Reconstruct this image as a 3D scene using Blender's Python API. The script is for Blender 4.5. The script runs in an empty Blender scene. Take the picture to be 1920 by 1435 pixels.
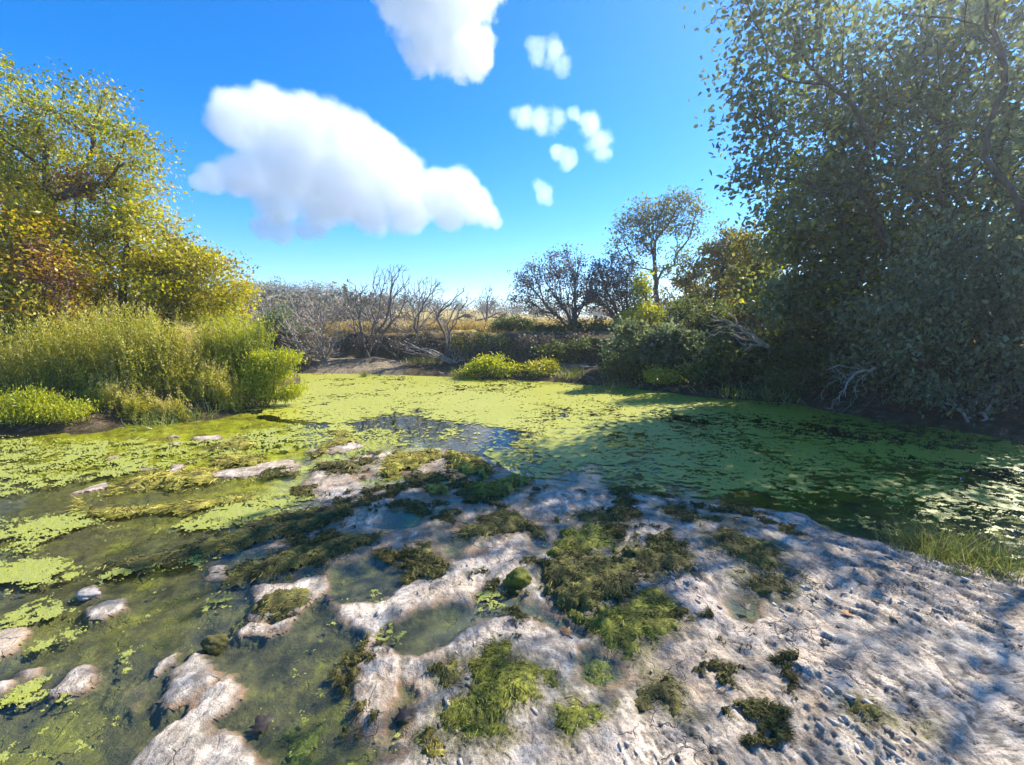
import bpy, math, random
import numpy as np
from mathutils import Vector, Quaternion

# ------------------------------------------------------------------ camera, world, sun, exposure
SC = bpy.context.scene
COL = SC.collection
R = math.radians
CAM_H, F, CX, CY = 1.7, 800.0, 960.0, 717.5          # photo pixels (1920 wide)
PITCH = math.atan(117.5 / F)
cam_d = bpy.data.cameras.new('camera')
cam = bpy.data.objects.new('camera', cam_d); COL.objects.link(cam)
cam.location = (0, 0, CAM_H); cam.rotation_euler = (math.pi / 2 - PITCH, 0, 0)
cam_d.sensor_width = 36; cam_d.lens = 36 * F / 1920; cam_d.clip_start = 0.05; cam_d.clip_end = 6000
SC.camera = cam

SUN_AZ, SUN_EL = R(55), R(42)
TOSUN = Vector((math.cos(SUN_EL) * math.sin(SUN_AZ), math.cos(SUN_EL) * math.cos(SUN_AZ), math.sin(SUN_EL)))
w = bpy.data.worlds.new('World'); SC.world = w; w.use_nodes = True
nt = w.node_tree; nt.nodes.clear()
sky = nt.nodes.new('ShaderNodeTexSky'); sky.sky_type = 'NISHITA'; sky.sun_disc = False
sky.sun_elevation = SUN_EL; sky.sun_rotation = SUN_AZ
sky.altitude = 1800; sky.air_density = 1.0; sky.dust_density = 0.0; sky.ozone_density = 4.5
hs = nt.nodes.new('ShaderNodeHueSaturation'); hs.inputs['Hue'].default_value = 0.504; hs.inputs['Saturation'].default_value = 1.36; hs.inputs['Value'].default_value = 1.0
bg = nt.nodes.new('ShaderNodeBackground'); bg.inputs[1].default_value = 0.086
wo = nt.nodes.new('ShaderNodeOutputWorld')
nt.links.new(sky.outputs[0], hs.inputs['Color']); nt.links.new(hs.outputs[0], bg.inputs[0]); nt.links.new(bg.outputs[0], wo.inputs[0])

sun_d = bpy.data.lights.new('sun', 'SUN'); sun_d.energy = 3.1; sun_d.angle = R(0.53); sun_d.color = (1.0, 0.95, 0.87)
sun = bpy.data.objects.new('sun', sun_d); COL.objects.link(sun)
sun.rotation_euler = TOSUN.to_track_quat('Z', 'Y').to_euler(); sun.location = (60, 40, 60)
vs = SC.view_settings; vs.view_transform = 'Standard'; vs.look = 'None'; vs.gamma = 1; vs.use_curve_mapping = False
vs.exposure = 1.83
cy = SC.cycles
cy.use_denoising = True
cy.max_bounces = 10; cy.diffuse_bounces = 4; cy.glossy_bounces = 3; cy.transmission_bounces = 6
cy.transparent_max_bounces = 12; cy.volume_bounces = 16
cy.sample_clamp_indirect = 5.0; cy.sample_clamp_direct = 25.0; cy.volume_step_rate = 0.4; cy.volume_max_steps = 512

# ------------------------------------------------------------------ numeric helpers
CT, ST = math.cos(PITCH), math.sin(PITCH)
def ray(px, py):
    u = (np.asarray(px, float) - CX) / F; v = (CY - np.asarray(py, float)) / F
    return u, CT + v * ST, -ST + v * CT
def G(px, py, z=0.0):                                # photo point -> point on the level z
    dx, dy, dz = ray(px, py); t = (z - CAM_H) / dz
    return np.stack([dx * t, dy * t], -1)
def AT(px, py, Y):                                   # photo point -> point at the distance Y
    dx, dy, dz = ray(px, py); t = Y / dy
    return np.array([dx * t, Y, CAM_H + dz * t])
def r5(*p): return [(x / 2.1905, 780 + y / 2.1905) for x, y in p]
def r6(*p): return [(560 + x / 2.1905, 780 + y / 2.1905) for x, y in p]
def r7(*p): return [(1160 + x / 2.1905, 780 + y / 2.1905) for x, y in p]
def gp(p, z=0.0):
    a = np.array(p, float); return G(a[:, 0], a[:, 1], z)

def _h(ix, iy, seed):
    h = (ix.astype(np.int64) * 374761393 + iy.astype(np.int64) * 668265263 + seed * 974634777) & 0xffffffff
    h = ((h ^ (h >> 13)) * 1274126177) & 0xffffffff
    h = ((h ^ (h >> 15)) * 2246822519) & 0xffffffff
    return (h ^ (h >> 16)) / 4294967296.0
def vn(x, y, seed=0):
    x = np.asarray(x, float); y = np.asarray(y, float)
    ix = np.floor(x); iy = np.floor(y); fx = x - ix; fy = y - iy
    fx = fx * fx * fx * (fx * (fx * 6 - 15) + 10); fy = fy * fy * fy * (fy * (fy * 6 - 15) + 10)
    a = _h(ix, iy, seed); b = _h(ix + 1, iy, seed); c = _h(ix, iy + 1, seed); d = _h(ix + 1, iy + 1, seed)
    return (a * (1 - fx) + b * fx) * (1 - fy) + (c * (1 - fx) + d * fx) * fy
def fbm(x, y, seed=0, oc=4, gain=0.5, rot=1):
    s = 0; a = 1.0; t = 0
    for o in range(oc):
        ca, sa = math.cos((o * 0.9 + 0.4) * rot), math.sin((o * 0.9 + 0.4) * rot); k = 2.03 ** o
        s = s + a * vn((x * ca - y * sa) * k + o * 17.3, (x * sa + y * ca) * k - o * 9.1, seed + o); t += a; a *= gain
    return s / t
def sst(a, b, x):
    t = np.clip((x - a) / (b - a), 0, 1); return t * t * (3 - 2 * t)
def sdf(poly, X, Y, margin=1.0):                     # signed distance, positive inside
    P = np.asarray(poly, float); out = np.full(X.shape, -margin)
    m = (X > P[:, 0].min() - margin) & (X < P[:, 0].max() + margin) & (Y > P[:, 1].min() - margin) & (Y < P[:, 1].max() + margin)
    if not m.any(): return out
    x = X[m]; y = Y[m]; d2 = np.full(x.shape, 1e18); ins = np.zeros(x.shape, bool); n = len(P)
    for i in range(n):
        ax, ay = P[i]; bx, by = P[(i + 1) % n]; ex, ey = bx - ax, by - ay
        t = np.clip(((x - ax) * ex + (y - ay) * ey) / (ex * ex + ey * ey + 1e-12), 0, 1)
        d2 = np.minimum(d2, (x - ax - t * ex) ** 2 + (y - ay - t * ey) ** 2)
        c = ((ay > y) != (by > y)) & (x < ex * (y - ay) / (ey if abs(ey) > 1e-12 else 1e-12) + ax)
        ins ^= c
    d = np.sqrt(d2); out[m] = np.maximum(np.where(ins, d, -d), -margin)
    return out

# ------------------------------------------------------------------ object helpers
def mesh(name, V, Fc, mats=(), parent=None, attrs=None, smooth=False):
    V = np.asarray(V, np.float32); Fc = np.asarray(Fc, np.int32); k = Fc.shape[1]; n = len(Fc)
    me = bpy.data.meshes.new(name)
    me.vertices.add(len(V)); me.vertices.foreach_set('co', V.ravel())
    me.loops.add(n * k); me.loops.foreach_set('vertex_index', Fc.ravel())
    me.polygons.add(n); me.polygons.foreach_set('loop_start', np.arange(0, n * k, k, dtype=np.int32))
    if smooth: me.polygons.foreach_set('use_smooth', np.ones(n, bool))
    for key, arr in (attrs or {}).items():
        a = me.attributes.new(key, 'FLOAT', 'POINT'); a.data.foreach_set('value', np.asarray(arr, np.float32).ravel())
    me.update(calc_edges=True); me.validate()
    for m in (mats if isinstance(mats, (list, tuple)) else [mats]): me.materials.append(m)
    o = bpy.data.objects.new(name, me); COL.objects.link(o)
    if parent is not None: o.parent = parent
    return o
def tag(o, label=None, cat=None, group=None, kind=None):
    if label: o['label'] = label
    if cat: o['category'] = cat
    if group: o['group'] = group
    if kind: o['kind'] = kind
    return o
def thing(name, label, cat, loc=(0, 0, 0), group=None):
    o = bpy.data.objects.new(name, None); COL.objects.link(o); o.location = loc; o.empty_display_size = 0.1
    return tag(o, label, cat, group)
def grid_faces(nr, nc):
    i = np.arange(nr - 1)[:, None] * nc + np.arange(nc - 1)[None, :]
    return np.stack([i, i + 1, i + nc + 1, i + nc], -1).reshape(-1, 4)
def compact(V, Fc, attrs=None):
    used = np.unique(Fc); mp = np.full(len(V), -1, np.int64); mp[used] = np.arange(len(used))
    return V[used], mp[Fc], {k: a[used] for k, a in (attrs or {}).items()}

# ------------------------------------------------------------------ material helpers
class NT:
    def __init__(s, name):
        s.m = bpy.data.materials.new(name); s.m.use_nodes = True; s.t = s.m.node_tree; s.t.nodes.clear()
        s.out = s.n('OutputMaterial')
    def n(s, typ, **kw):
        nd = s.t.nodes.new('ShaderNode' + typ)
        for k, v in kw.items(): setattr(nd, k, v)
        return nd
    def l(s, a, b): s.t.links.new(a, b)
    def put(s, sock, v):
        if isinstance(v, bpy.types.NodeSocket): s.l(v, sock)
        elif isinstance(v, (tuple, list)) and len(v) == 3 and sock.type == 'RGBA': sock.default_value = (*v, 1)
        else: sock.default_value = v
    def attr(s, name): return s.n('Attribute', attribute_name=name).outputs['Fac']
    def pos(s): return s.n('NewGeometry').outputs['Position']
    def noise(s, scale, detail=4, rough=0.55, vec=None, stretch=None, rot=0, dist=0):
        v = vec if vec is not None else s.pos()
        if stretch:
            mp = s.n('Mapping', vector_type='TEXTURE'); s.l(v, mp.inputs['Vector']); mp.inputs['Scale'].default_value = [1 / q for q in stretch]; mp.inputs['Rotation'].default_value = (0, 0, rot); v = mp.outputs[0]
        nd = s.n('TexNoise'); s.l(v, nd.inputs['Vector']); nd.inputs['Scale'].default_value = scale
        nd.inputs['Detail'].default_value = detail; nd.inputs['Roughness'].default_value = rough; nd.inputs['Distortion'].default_value = dist
        return nd.outputs['Fac']
    def ramp(s, fac, *stops):
        r = s.n('ValToRGB'); s.l(fac, r.inputs[0]); e = r.color_ramp.elements
        while len(e) < len(stops): e.new(0.5)
        for el, (p, c) in zip(e, stops): el.position = p; el.color = (*c, 1) if isinstance(c, (tuple, list)) else (c, c, c, 1)
        return r.outputs[0]
    def mix(s, f, a, b):
        m = s.n('Mix', data_type='RGBA'); s.put(m.inputs[0], f); s.put(m.inputs[6], a); s.put(m.inputs[7], b); return m.outputs[2]
    def math(s, op, a, b=0.0, c=None):
        m = s.n('Math', operation=op); s.put(m.inputs[0], a); s.put(m.inputs[1], b)
        if c is not None: s.put(m.inputs[2], c)
        return m.outputs[0]
    def mr(s, v, a, b, c=0.0, d=1.0):
        m = s.n('MapRange'); s.put(m.inputs[0], v)
        for i, q in enumerate((a, b, c, d)): m.inputs[i + 1].default_value = q
        return m.outputs[0]
    def bump(s, h, strength=0.5, dist=0.01, normal=None):
        b = s.n('Bump'); s.l(h, b.inputs['Height']); b.inputs['Strength'].default_value = strength; b.inputs['Distance'].default_value = dist
        if normal is not None: s.l(normal, b.inputs['Normal'])
        return b.outputs[0]
    def pbr(s, col, rough=0.8, normal=None, spec=0.3, **kw):
        b = s.n('BsdfPrincipled'); s.put(b.inputs['Base Color'], col); s.put(b.inputs['Roughness'], rough)
        b.inputs['Specular IOR Level'].default_value = spec
        if normal is not None: s.l(normal, b.inputs['Normal'])
        for k, v in kw.items(): s.put(b.inputs[k], v)
        s.l(b.outputs[0], s.out.inputs[0]); return b

def leaf_mat(name, stops, trans=0.45, gloss=0.03, grough=0.45):
    t = NT(name); c = t.ramp(t.attr('var'), *stops)
    d = t.n('BsdfDiffuse'); t.l(c, d.inputs[0])
    tr = t.n('BsdfTranslucent'); hsv = t.n('HueSaturation'); hsv.inputs['Hue'].default_value = 0.49
    hsv.inputs['Saturation'].default_value = 1.1; hsv.inputs['Value'].default_value = 1.35; t.l(c, hsv.inputs['Color']); t.l(hsv.outputs[0], tr.inputs[0])
    mx = t.n('MixShader'); mx.inputs[0].default_value = trans; t.l(d.outputs[0], mx.inputs[1]); t.l(tr.outputs[0], mx.inputs[2])
    g = t.n('BsdfGlossy'); g.inputs['Roughness'].default_value = grough; g.inputs[0].default_value = (1, 1, 1, 1)
    m2 = t.n('MixShader'); m2.inputs[0].default_value = gloss; t.l(mx.outputs[0], m2.inputs[1]); t.l(g.outputs[0], m2.inputs[2])
    t.l(m2.outputs[0], t.out.inputs[0]); return t.m
def bark_mat(name, a, b, scale=14):
    t = NT(name); n = t.noise(scale, 5, 0.6, stretch=(1, 1, 0.25))
    t.pbr(t.ramp(n, (0.3, a), (0.7, b)), 0.9, t.bump(n, 0.6, 0.01), 0.2); return t.m

MAT = {}
MAT['bark'] = bark_mat('grey brown bark', (0.05, 0.042, 0.035), (0.15, 0.125, 0.10))
MAT['bark_pale'] = bark_mat('bleached grey bark', (0.22, 0.19, 0.165), (0.46, 0.41, 0.36))
MAT['bark_mid'] = bark_mat('bare twig bark', (0.10, 0.085, 0.078), (0.24, 0.205, 0.185))
MAT['bark_dark'] = bark_mat('dark wet bark', (0.03, 0.026, 0.022), (0.09, 0.075, 0.06))
MAT['stem'] = bark_mat('weed stem', (0.12, 0.11, 0.04), (0.24, 0.20, 0.08))
MAT['leaf_yellow'] = leaf_mat('autumn yellow green leaves', [(0.0, (0.17, 0.20, 0.02)), (0.35, (0.36, 0.37, 0.025)), (0.7, (0.54, 0.50, 0.03)), (1.0, (0.62, 0.48, 0.035))], 0.58)
MAT['leaf_olive'] = leaf_mat('olive autumn leaves', [(0.0, (0.08, 0.09, 0.02)), (0.5, (0.20, 0.20, 0.035)), (0.85, (0.34, 0.29, 0.04)), (1.0, (0.42, 0.27, 0.04))])
MAT['leaf_orange'] = leaf_mat('orange yellow leaves', [(0.0, (0.24, 0.22, 0.015)), (0.4, (0.50, 0.40, 0.02)), (0.8, (0.62, 0.40, 0.025)), (1.0, (0.52, 0.25, 0.035))])
MAT['leaf_red'] = leaf_mat('reddish brown leaves', [(0.0, (0.16, 0.085, 0.06)), (0.5, (0.28, 0.14, 0.09)), (1.0, (0.36, 0.22, 0.11))])
MAT['leaf_weed'] = leaf_mat('pale yellow green weed leaves', [(0.0, (0.20, 0.215, 0.02)), (0.4, (0.44, 0.43, 0.035)), (0.8, (0.58, 0.53, 0.08)), (1.0, (0.66, 0.56, 0.22))])
MAT['leaf_bright'] = leaf_mat('bright green leaves', [(0.0, (0.15, 0.19, 0.012)), (0.5, (0.42, 0.46, 0.018)), (1.0, (0.62, 0.58, 0.04))])
MAT['leaf_dark'] = leaf_mat('dark green tree leaves', [(0.0, (0.085, 0.115, 0.055)), (0.6, (0.165, 0.205, 0.085)), (0.93, (0.23, 0.25, 0.08)), (1.0, (0.36, 0.32, 0.07))], 0.45, 0.035)
MAT['leaf_grey'] = leaf_mat('dull grey green vine leaves', [(0.0, (0.07, 0.095, 0.045)), (0.6, (0.14, 0.175, 0.085)), (1.0, (0.27, 0.29, 0.15))], 0.4, 0.03)
MAT['leaf_mid'] = leaf_mat('mid green shrub leaves', [(0.0, (0.06, 0.085, 0.025)), (0.6, (0.14, 0.175, 0.04)), (1.0, (0.26, 0.26, 0.06))])
MAT['leaf_brown'] = leaf_mat('dry brown twig leaves', [(0.0, (0.08, 0.065, 0.04)), (0.6, (0.16, 0.125, 0.08)), (1.0, (0.26, 0.20, 0.13))], 0.25)
MAT['grass_dry'] = leaf_mat('dry grass', [(0.0, (0.22, 0.17, 0.05)), (0.5, (0.40, 0.30, 0.08)), (1.0, (0.52, 0.42, 0.17))])
MAT['grass_green'] = leaf_mat('green grass blades', [(0.0, (0.08, 0.12, 0.02)), (0.6, (0.20, 0.24, 0.05)), (1.0, (0.40, 0.34, 0.14))])
MAT['far_brush'] = leaf_mat('far brush foliage', [(0.0, (0.05, 0.065, 0.03)), (0.45, (0.11, 0.11, 0.055)), (0.8, (0.19, 0.155, 0.10)), (1.0, (0.26, 0.20, 0.15))], 0.25)

# ------------------------------------------------------------------ the ground beyond the water
SHORE = [(-500, 845), (-100, 825), (0, 815), (180, 805), (250, 790), (400, 782), (460, 768), (475, 752), (560, 742), (568, 712), (560, 701),
         (700, 703), (850, 708), (1050, 718), (1130, 725), (1260, 738), (1330, 748), (1480, 757), (1540, 770), (1620, 785), (1720, 800), (1800, 810), (1920, 832), (2300, 900), (2700, 1010)]
WATER = np.vstack([gp(SHORE), [(9, -1), (10, -14), (-16, -14), (-14, 4)]])
def ground_h(x, y):
    x = np.asarray(x, float); y = np.asarray(y, float)
    sd = -sdf(WATER, x, y, 60.0)
    sd = sd + (fbm(x * 0.9, y * 0.9, 3, 4) - 0.5) * 0.5 * sst(0.0, 0.6, sd) + (fbm(x * 0.45, y * 0.45, 13, 3) - 0.5) * 2.6 * sst(1.0, 2.2, sd)
    wl = sst(-2.0, -4.5, x) * sst(14.5, 12, y); far = sst(11.0, 13.0, y) * (1 - wl); rt = 1 - np.clip(wl + far, 0, 1)
    left = 0.22 * sst(0, 0.5, sd) + 0.35 * sst(0.5, 2.5, sd) + 0.9 * sst(2, 6, sd)
    fr = 0.10 * sst(0, 0.25, sd) + 0.25 * sst(0.25, 1.6, sd) + 0.85 * sst(1.7, 2.5, sd) + 0.12 * sst(2.4, 5, sd)
    rg = 0.14 * sst(0, 0.3, sd) + 0.95 * sst(0.3, 1.9, sd) + 0.3 * sst(1.5, 5, sd)
    land = wl * left + far * fr + rt * rg
    z = np.where(sd > 0, land, -0.8 * sst(0, 1.2, -sd))
    z = z + (fbm(x * 2.3, y * 2.3, 8, 5, .6) - 0.5) * (0.10 * sst(0.05, 0.6, sd) + 0.24 * sst(1.5, 2.0, sd))
    r = np.hypot(x, y); a = x / np.maximum(y, 1.0)
    hill = 8.5 * np.exp(-((a + 0.52) / 0.24) ** 2) + 3.2 * np.exp(-((a + 0.10) / 0.22) ** 2) + 4.0 * np.exp(-((a - 0.75) / 0.4) ** 2)
    z = z + np.where(y > 0, hill, 2.0) * sst(40, 150, r) + (fbm(x * 0.05, y * 0.05, 5, 3) - 0.5) * 2.0 * sst(30, 120, r)
    return z
def gz(x, y): return float(ground_h(np.array([x]), np.array([y]))[0])

def build_ground():
    rr = np.concatenate([np.linspace(1.0, 5.5, 22), np.linspace(5.6, 24, 260), 24.2 * np.power(1.028, np.arange(1, 75))])
    a = np.concatenate([np.linspace(-80, 80, 420), np.linspace(80, 280, 70)[1:-1]]); a = np.radians(np.append(a, 280))
    RR, AA = np.meshgrid(rr, a, indexing='ij'); X = RR * np.sin(AA); Y = RR * np.cos(AA)
    Z = ground_h(X, Y)
    sd = -sdf(WATER, X, Y, 30.0)
    pxa = CX + F * X / np.maximum(Y, 0.5); sandz = (sst(570, 600, pxa) * sst(775, 735, pxa)) * sst(10, 11.5, Y)
    t = NT('bank soil and dry grass')
    pos = t.pos(); n1 = t.noise(1.3, 5, 0.6); n2 = t.noise(9, 5, 0.65); n3 = t.noise(45, 4, 0.6)
    soil = t.ramp(n2, (0.30, (0.03, 0.022, 0.014)), (0.55, (0.095, 0.068, 0.04)), (0.75, (0.24, 0.18, 0.115)))
    sand = t.ramp(n2, (0.3, (0.15, 0.115, 0.07)), (0.7, (0.36, 0.28, 0.18)))
    field = t.ramp(n2, (0.25, (0.20, 0.15, 0.05)), (0.55, (0.42, 0.31, 0.08)), (0.8, (0.50, 0.40, 0.16)))
    low = t.mr(t.attr('shore'), 1.5, 2.1); hi = t.mr(t.attr('shore'), 2.4, 3.6)
    c = t.mix(t.math('MULTIPLY', t.attr('sand'), t.math('SUBTRACT', 1.0, low)), soil, sand); c = t.mix(hi, c, field)
    t.pbr(c, 0.95, t.bump(t.math('ADD', n2, t.math('MULTIPLY', n3, 0.5)), 0.9, 0.05), 0.1)
    o = mesh('ground', np.stack([X, Y, Z], -1).reshape(-1, 3), grid_faces(*X.shape), t.m, attrs={'shore': sd.ravel(), 'sand': sandz.ravel()}, smooth=True)
    tag(o, 'sandy and grassy creek banks around the green pond', kind='structure')
build_ground()

# ------------------------------------------------------------------ the creek bed: limestone shelf and pools
SHELF = [(590, 880), (640, 862), (700, 850), (830, 843), (900, 855), (960, 885), (1005, 905), (1150, 917), (1250, 930), (1330, 945), (1420, 952), (1500, 965),
         (1560, 998), (1640, 1012), (1760, 1045), (1920, 1075), (2600, 1200), (2900, 1900), (560, 1900)] + r6((330, 1435), (430, 1380), (380, 1330), (275, 1305), (235, 1250), (245, 1130), (200, 1060),
         (250, 985), (300, 900), (250, 875), (150, 820), (140, 770), (100, 690), (130, 610)) + [(545, 1062), (500, 1060), (540, 1020), (610, 995), (640, 965), (600, 945), (560, 920)]
POOLS = [r6((120, 620), (290, 566), (450, 590), (540, 612), (510, 662), (420, 705), (330, 765), (150, 772), (90, 700)),
         r6((328, 462), (380, 393), (450, 388), (515, 408), (505, 452), (390, 472)),
         r6((575, 488), (640, 488), (695, 508), (662, 585), (605, 572)),
         r6((595, 348), (760, 322), (955, 318), (930, 346), (750, 368)),
         r6((785, 690), (850, 715), (980, 770), (1060, 820), (1160, 850), (1170, 900), (1080, 890), (960, 830), (830, 830), (720, 860), (620, 930), (550, 985), (400, 965), (300, 920), (370, 850), (500, 805), (590, 782), (700, 770)),
         r6((410, 1090), (480, 1080), (510, 1150), (470, 1220), (440, 1340), (330, 1380), (300, 1310), (370, 1230)),
         r6((1160, 960), (1300, 1000), (1320, 1060), (1260, 1120), (1160, 1080)),
         r6((940, 500), (1010, 470), (1030, 540), (960, 560)),
         r6((230, 270), (420, 240), (500, 280), (330, 300)), r6((520, 262), (600, 250), (665, 255), (655, 290), (560, 300)),
         r7((440, 750), (580, 760), (590, 830), (470, 835))]
ROCKS = [r5((840, 245), (930, 225), (1100, 190), (1190, 180), (1235, 205), (1200, 235), (1050, 250), (930, 255)), r5((270, 322), (430, 278), (450, 290), (300, 326)),
         r5((690, 240), (710, 205), (745, 205), (740, 245)), r5((800, 90), (900, 80), (912, 98), (820, 102)), r5((360, 825), (400, 780), (520, 755), (510, 800), (420, 830)),
         r5((-60, 900), (60, 890), (105, 910), (60, 960), (-60, 1000)), r5((230, 1150), (320, 1040), (370, 1050), (370, 1120), (260, 1155)),
         r5((670, 1190), (730, 1060), (800, 970), (890, 1010), (870, 1090), (760, 1150), (690, 1200)), r5((790, 1240), (870, 1120), (960, 1070), (980, 1130), (910, 1210), (830, 1245)),
         r5((990, 890), (1020, 850), (1100, 860), (1200, 828), (1190, 862), (1110, 892)), r5((870, 670), (880, 620), (935, 612), (920, 672)),
         r5((1050, 700), (1200, 690), (1325, 658), (1345, 720), (1250, 780), (1200, 812), (1020, 850), (1030, 790)),
         r5((540, 1470), (600, 1390), (700, 1290), (830, 1295), (960, 1330), (1050, 1460), (900, 1600), (600, 1600)),
         r5((300, 740), (330, 695), (400, 698), (400, 745)), r5((1000, 556), (1100, 520), (1240, 478), (1380, 468), (1400, 490), (1250, 540), (1100, 568)),
         r5((1230, 150), (1330, 125), (1400, 112), (1465, 98), (1485, 130), (1400, 152)), r5((680, 88), (725, 76), (735, 86), (690, 92)), r5((690, 112), (735, 110), (730, 124)),
         r5((430, 170), (490, 162), (495, 172), (440, 178)), r5((570, 215), (640, 208), (650, 222), (580, 228)), r5((-30, 1130), (40, 1095), (30, 1125)), r5((100, 1055), (135, 1050), (130, 1075)),
         r5((620, 1030), (700, 980), (740, 970), (720, 1010), (640, 1045))]
SUBROCK = [r5((420, 1180), (440, 1100), (560, 1060), (655, 1065), (580, 1235), (480, 1245)), r5((560, 470), (900, 420), (980, 360), (1000, 400), (900, 470))]
POND = [(300, 700), (560, 695), (850, 702), (1050, 712), (1260, 730), (1480, 750), (1620, 778), (1800, 800), (2000, 835), (2500, 900),
        (2700, 1190), (1920, 1055), (1760, 1028), (1640, 998), (1570, 985), (1480, 952), (1330, 937), (1200, 922), (1150, 910), (1000, 898), (935, 870), (895, 848), (820, 836), (700, 838), (640, 815), (560, 795), (470, 780), (470, 760), (560, 745)]
GS, GPO = gp(SHELF), [gp(p) for p in POOLS]; GR = [gp(p) for p in ROCKS]; GSUB = [gp(p) for p in SUBROCK]; GPOND = gp(POND)
DIRV = G(1800, 1290) - G(1500, 1090); DIRV = DIRV / np.linalg.norm(DIRV)
def bed_fields(x, y):
    d = np.hypot(x, y)
    wob = (fbm(x * 3.1, y * 3.1, 21, 5, 0.6) - 0.5) * 0.05 * np.clip(d * 0.75, 0.8, 3.0) + (fbm(x * 13, y * 13, 22, 4, .6) - 0.5) * 0.085
    s = sdf(GS, x, y, 1.5)
    for p in GPO: s = np.minimum(s, -sdf(p, x, y, 1.5))
    r = np.full(x.shape, -1.5)
    for p in GR: r = np.maximum(r, sdf(p, x, y, 1.5))
    patch = r > s
    s = np.maximum(s, r) + wob
    pond = sst(-0.05, 0.5, sdf(GPOND, x, y, 1.5) + wob)
    sub = np.full(x.shape, -1.0)
    for p in GSUB: sub = np.maximum(sub, sdf(p, x, y, 1.0))
    sub = sst(-0.05, 0.05, sub + wob)
    return s, pond, sub, d, patch & (r > -0.05)
def bed_h(x, y):
    s, pond, sub, d, patch = bed_fields(x, y)
    u = x * DIRV[0] + y * DIRV[1]; v = -x * DIRV[1] + y * DIRV[0]
    rock = sst(-0.085, 0.035, s)
    slab = sst(-0.1, 1.6, x - 0.15 * y) * sst(5.2, 2.0, y)
    wet = sst(2.3, 3.2, y - 0.25 * x) * (1 - slab)
    up = 0.012 + 0.004 * patch - 0.006 * wet + (0.018 - 0.010 * wet) * np.where(patch, 0.3, 1.0) * sst(0, 0.16, s) + 0.06 * slab * sst(0.0, 0.7, s)
    wx = fbm(x * 2.0, y * 2.0, 51, 3) * 0.9
    wy = (fbm(x * 6, y * 6, 52, 3) - 0.5) * 0.12
    brk = fbm(x * 2.6, y * 2.6, 53, 4, 0.6)
    g1 = 1 - np.abs(fbm(u * 2.4 + wx, (v + wy) * 7.5 + wx, 31, 5, 0.62, 0) - 0.5) * 4
    g2 = 1 - np.abs(fbm(u * 6 + wx, (v + wy) * 19 + wx, 54, 4, 0.62, 0) - 0.5) * 4
    streak = np.maximum(sst(0.74, 0.97, g1) * sst(0.42, 0.54, brk), 0.75 * sst(0.80, 0.98, g2) * sst(0.54, 0.45, brk))
    flake = fbm(u * 4.5 + wx, (v + wy) * 24, 32, 5, 0.62, 0)
    pit = sst(0.44, 0.34, fbm(x * 17, y * 17, 38, 4, 0.66)); pock = fbm(x * 1.9, y * 1.9, 39, 3)
    rel = (fbm(x * 4.5, y * 4.5, 33, 4, 0.5) - 0.5) * 0.028 * (1 - 0.5 * slab) + (fbm(x * 30, y * 30, 34, 4, .65) - 0.5) * 0.014 - pit * 0.006 * (0.3 + sst(0.4, 0.6, pock))
    rel = rel + (0.3 + 0.7 * slab) * (-0.010 * streak + (sst(0.46, 0.52, flake) + sst(0.55, 0.60, flake) - 0.8) * 0.009 * (0.35 + sst(0.40, 0.62, fbm(x * 1.7, y * 1.7, 55, 3))))
    bed = -0.034 + (fbm(x * 2.6, y * 2.6, 35, 4) - 0.5) * 0.055 + (fbm(x * 14, y * 14, 36, 3) - 0.5) * 0.02
    bed = np.minimum(bed, -0.012)
    bed = bed * (1 - sub) + sub * (-0.010 + (fbm(x * 11, y * 11, 37, 4) - 0.5) * 0.02)
    bed = bed - 0.4 * pond
    z = bed * (1 - rock) + rock * (up + rel * (0.35 + 0.65 * sst(0, 0.12, s)))
    return z, np.clip(pit * sst(0.38, 0.55, pock) + .5 * sst(0.42, 0.34, flake), 0, 1), streak, slab, s
def bz(x, y): return float(bed_h(np.array([float(x)]), np.array([float(y)]))[0][0])

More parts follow.
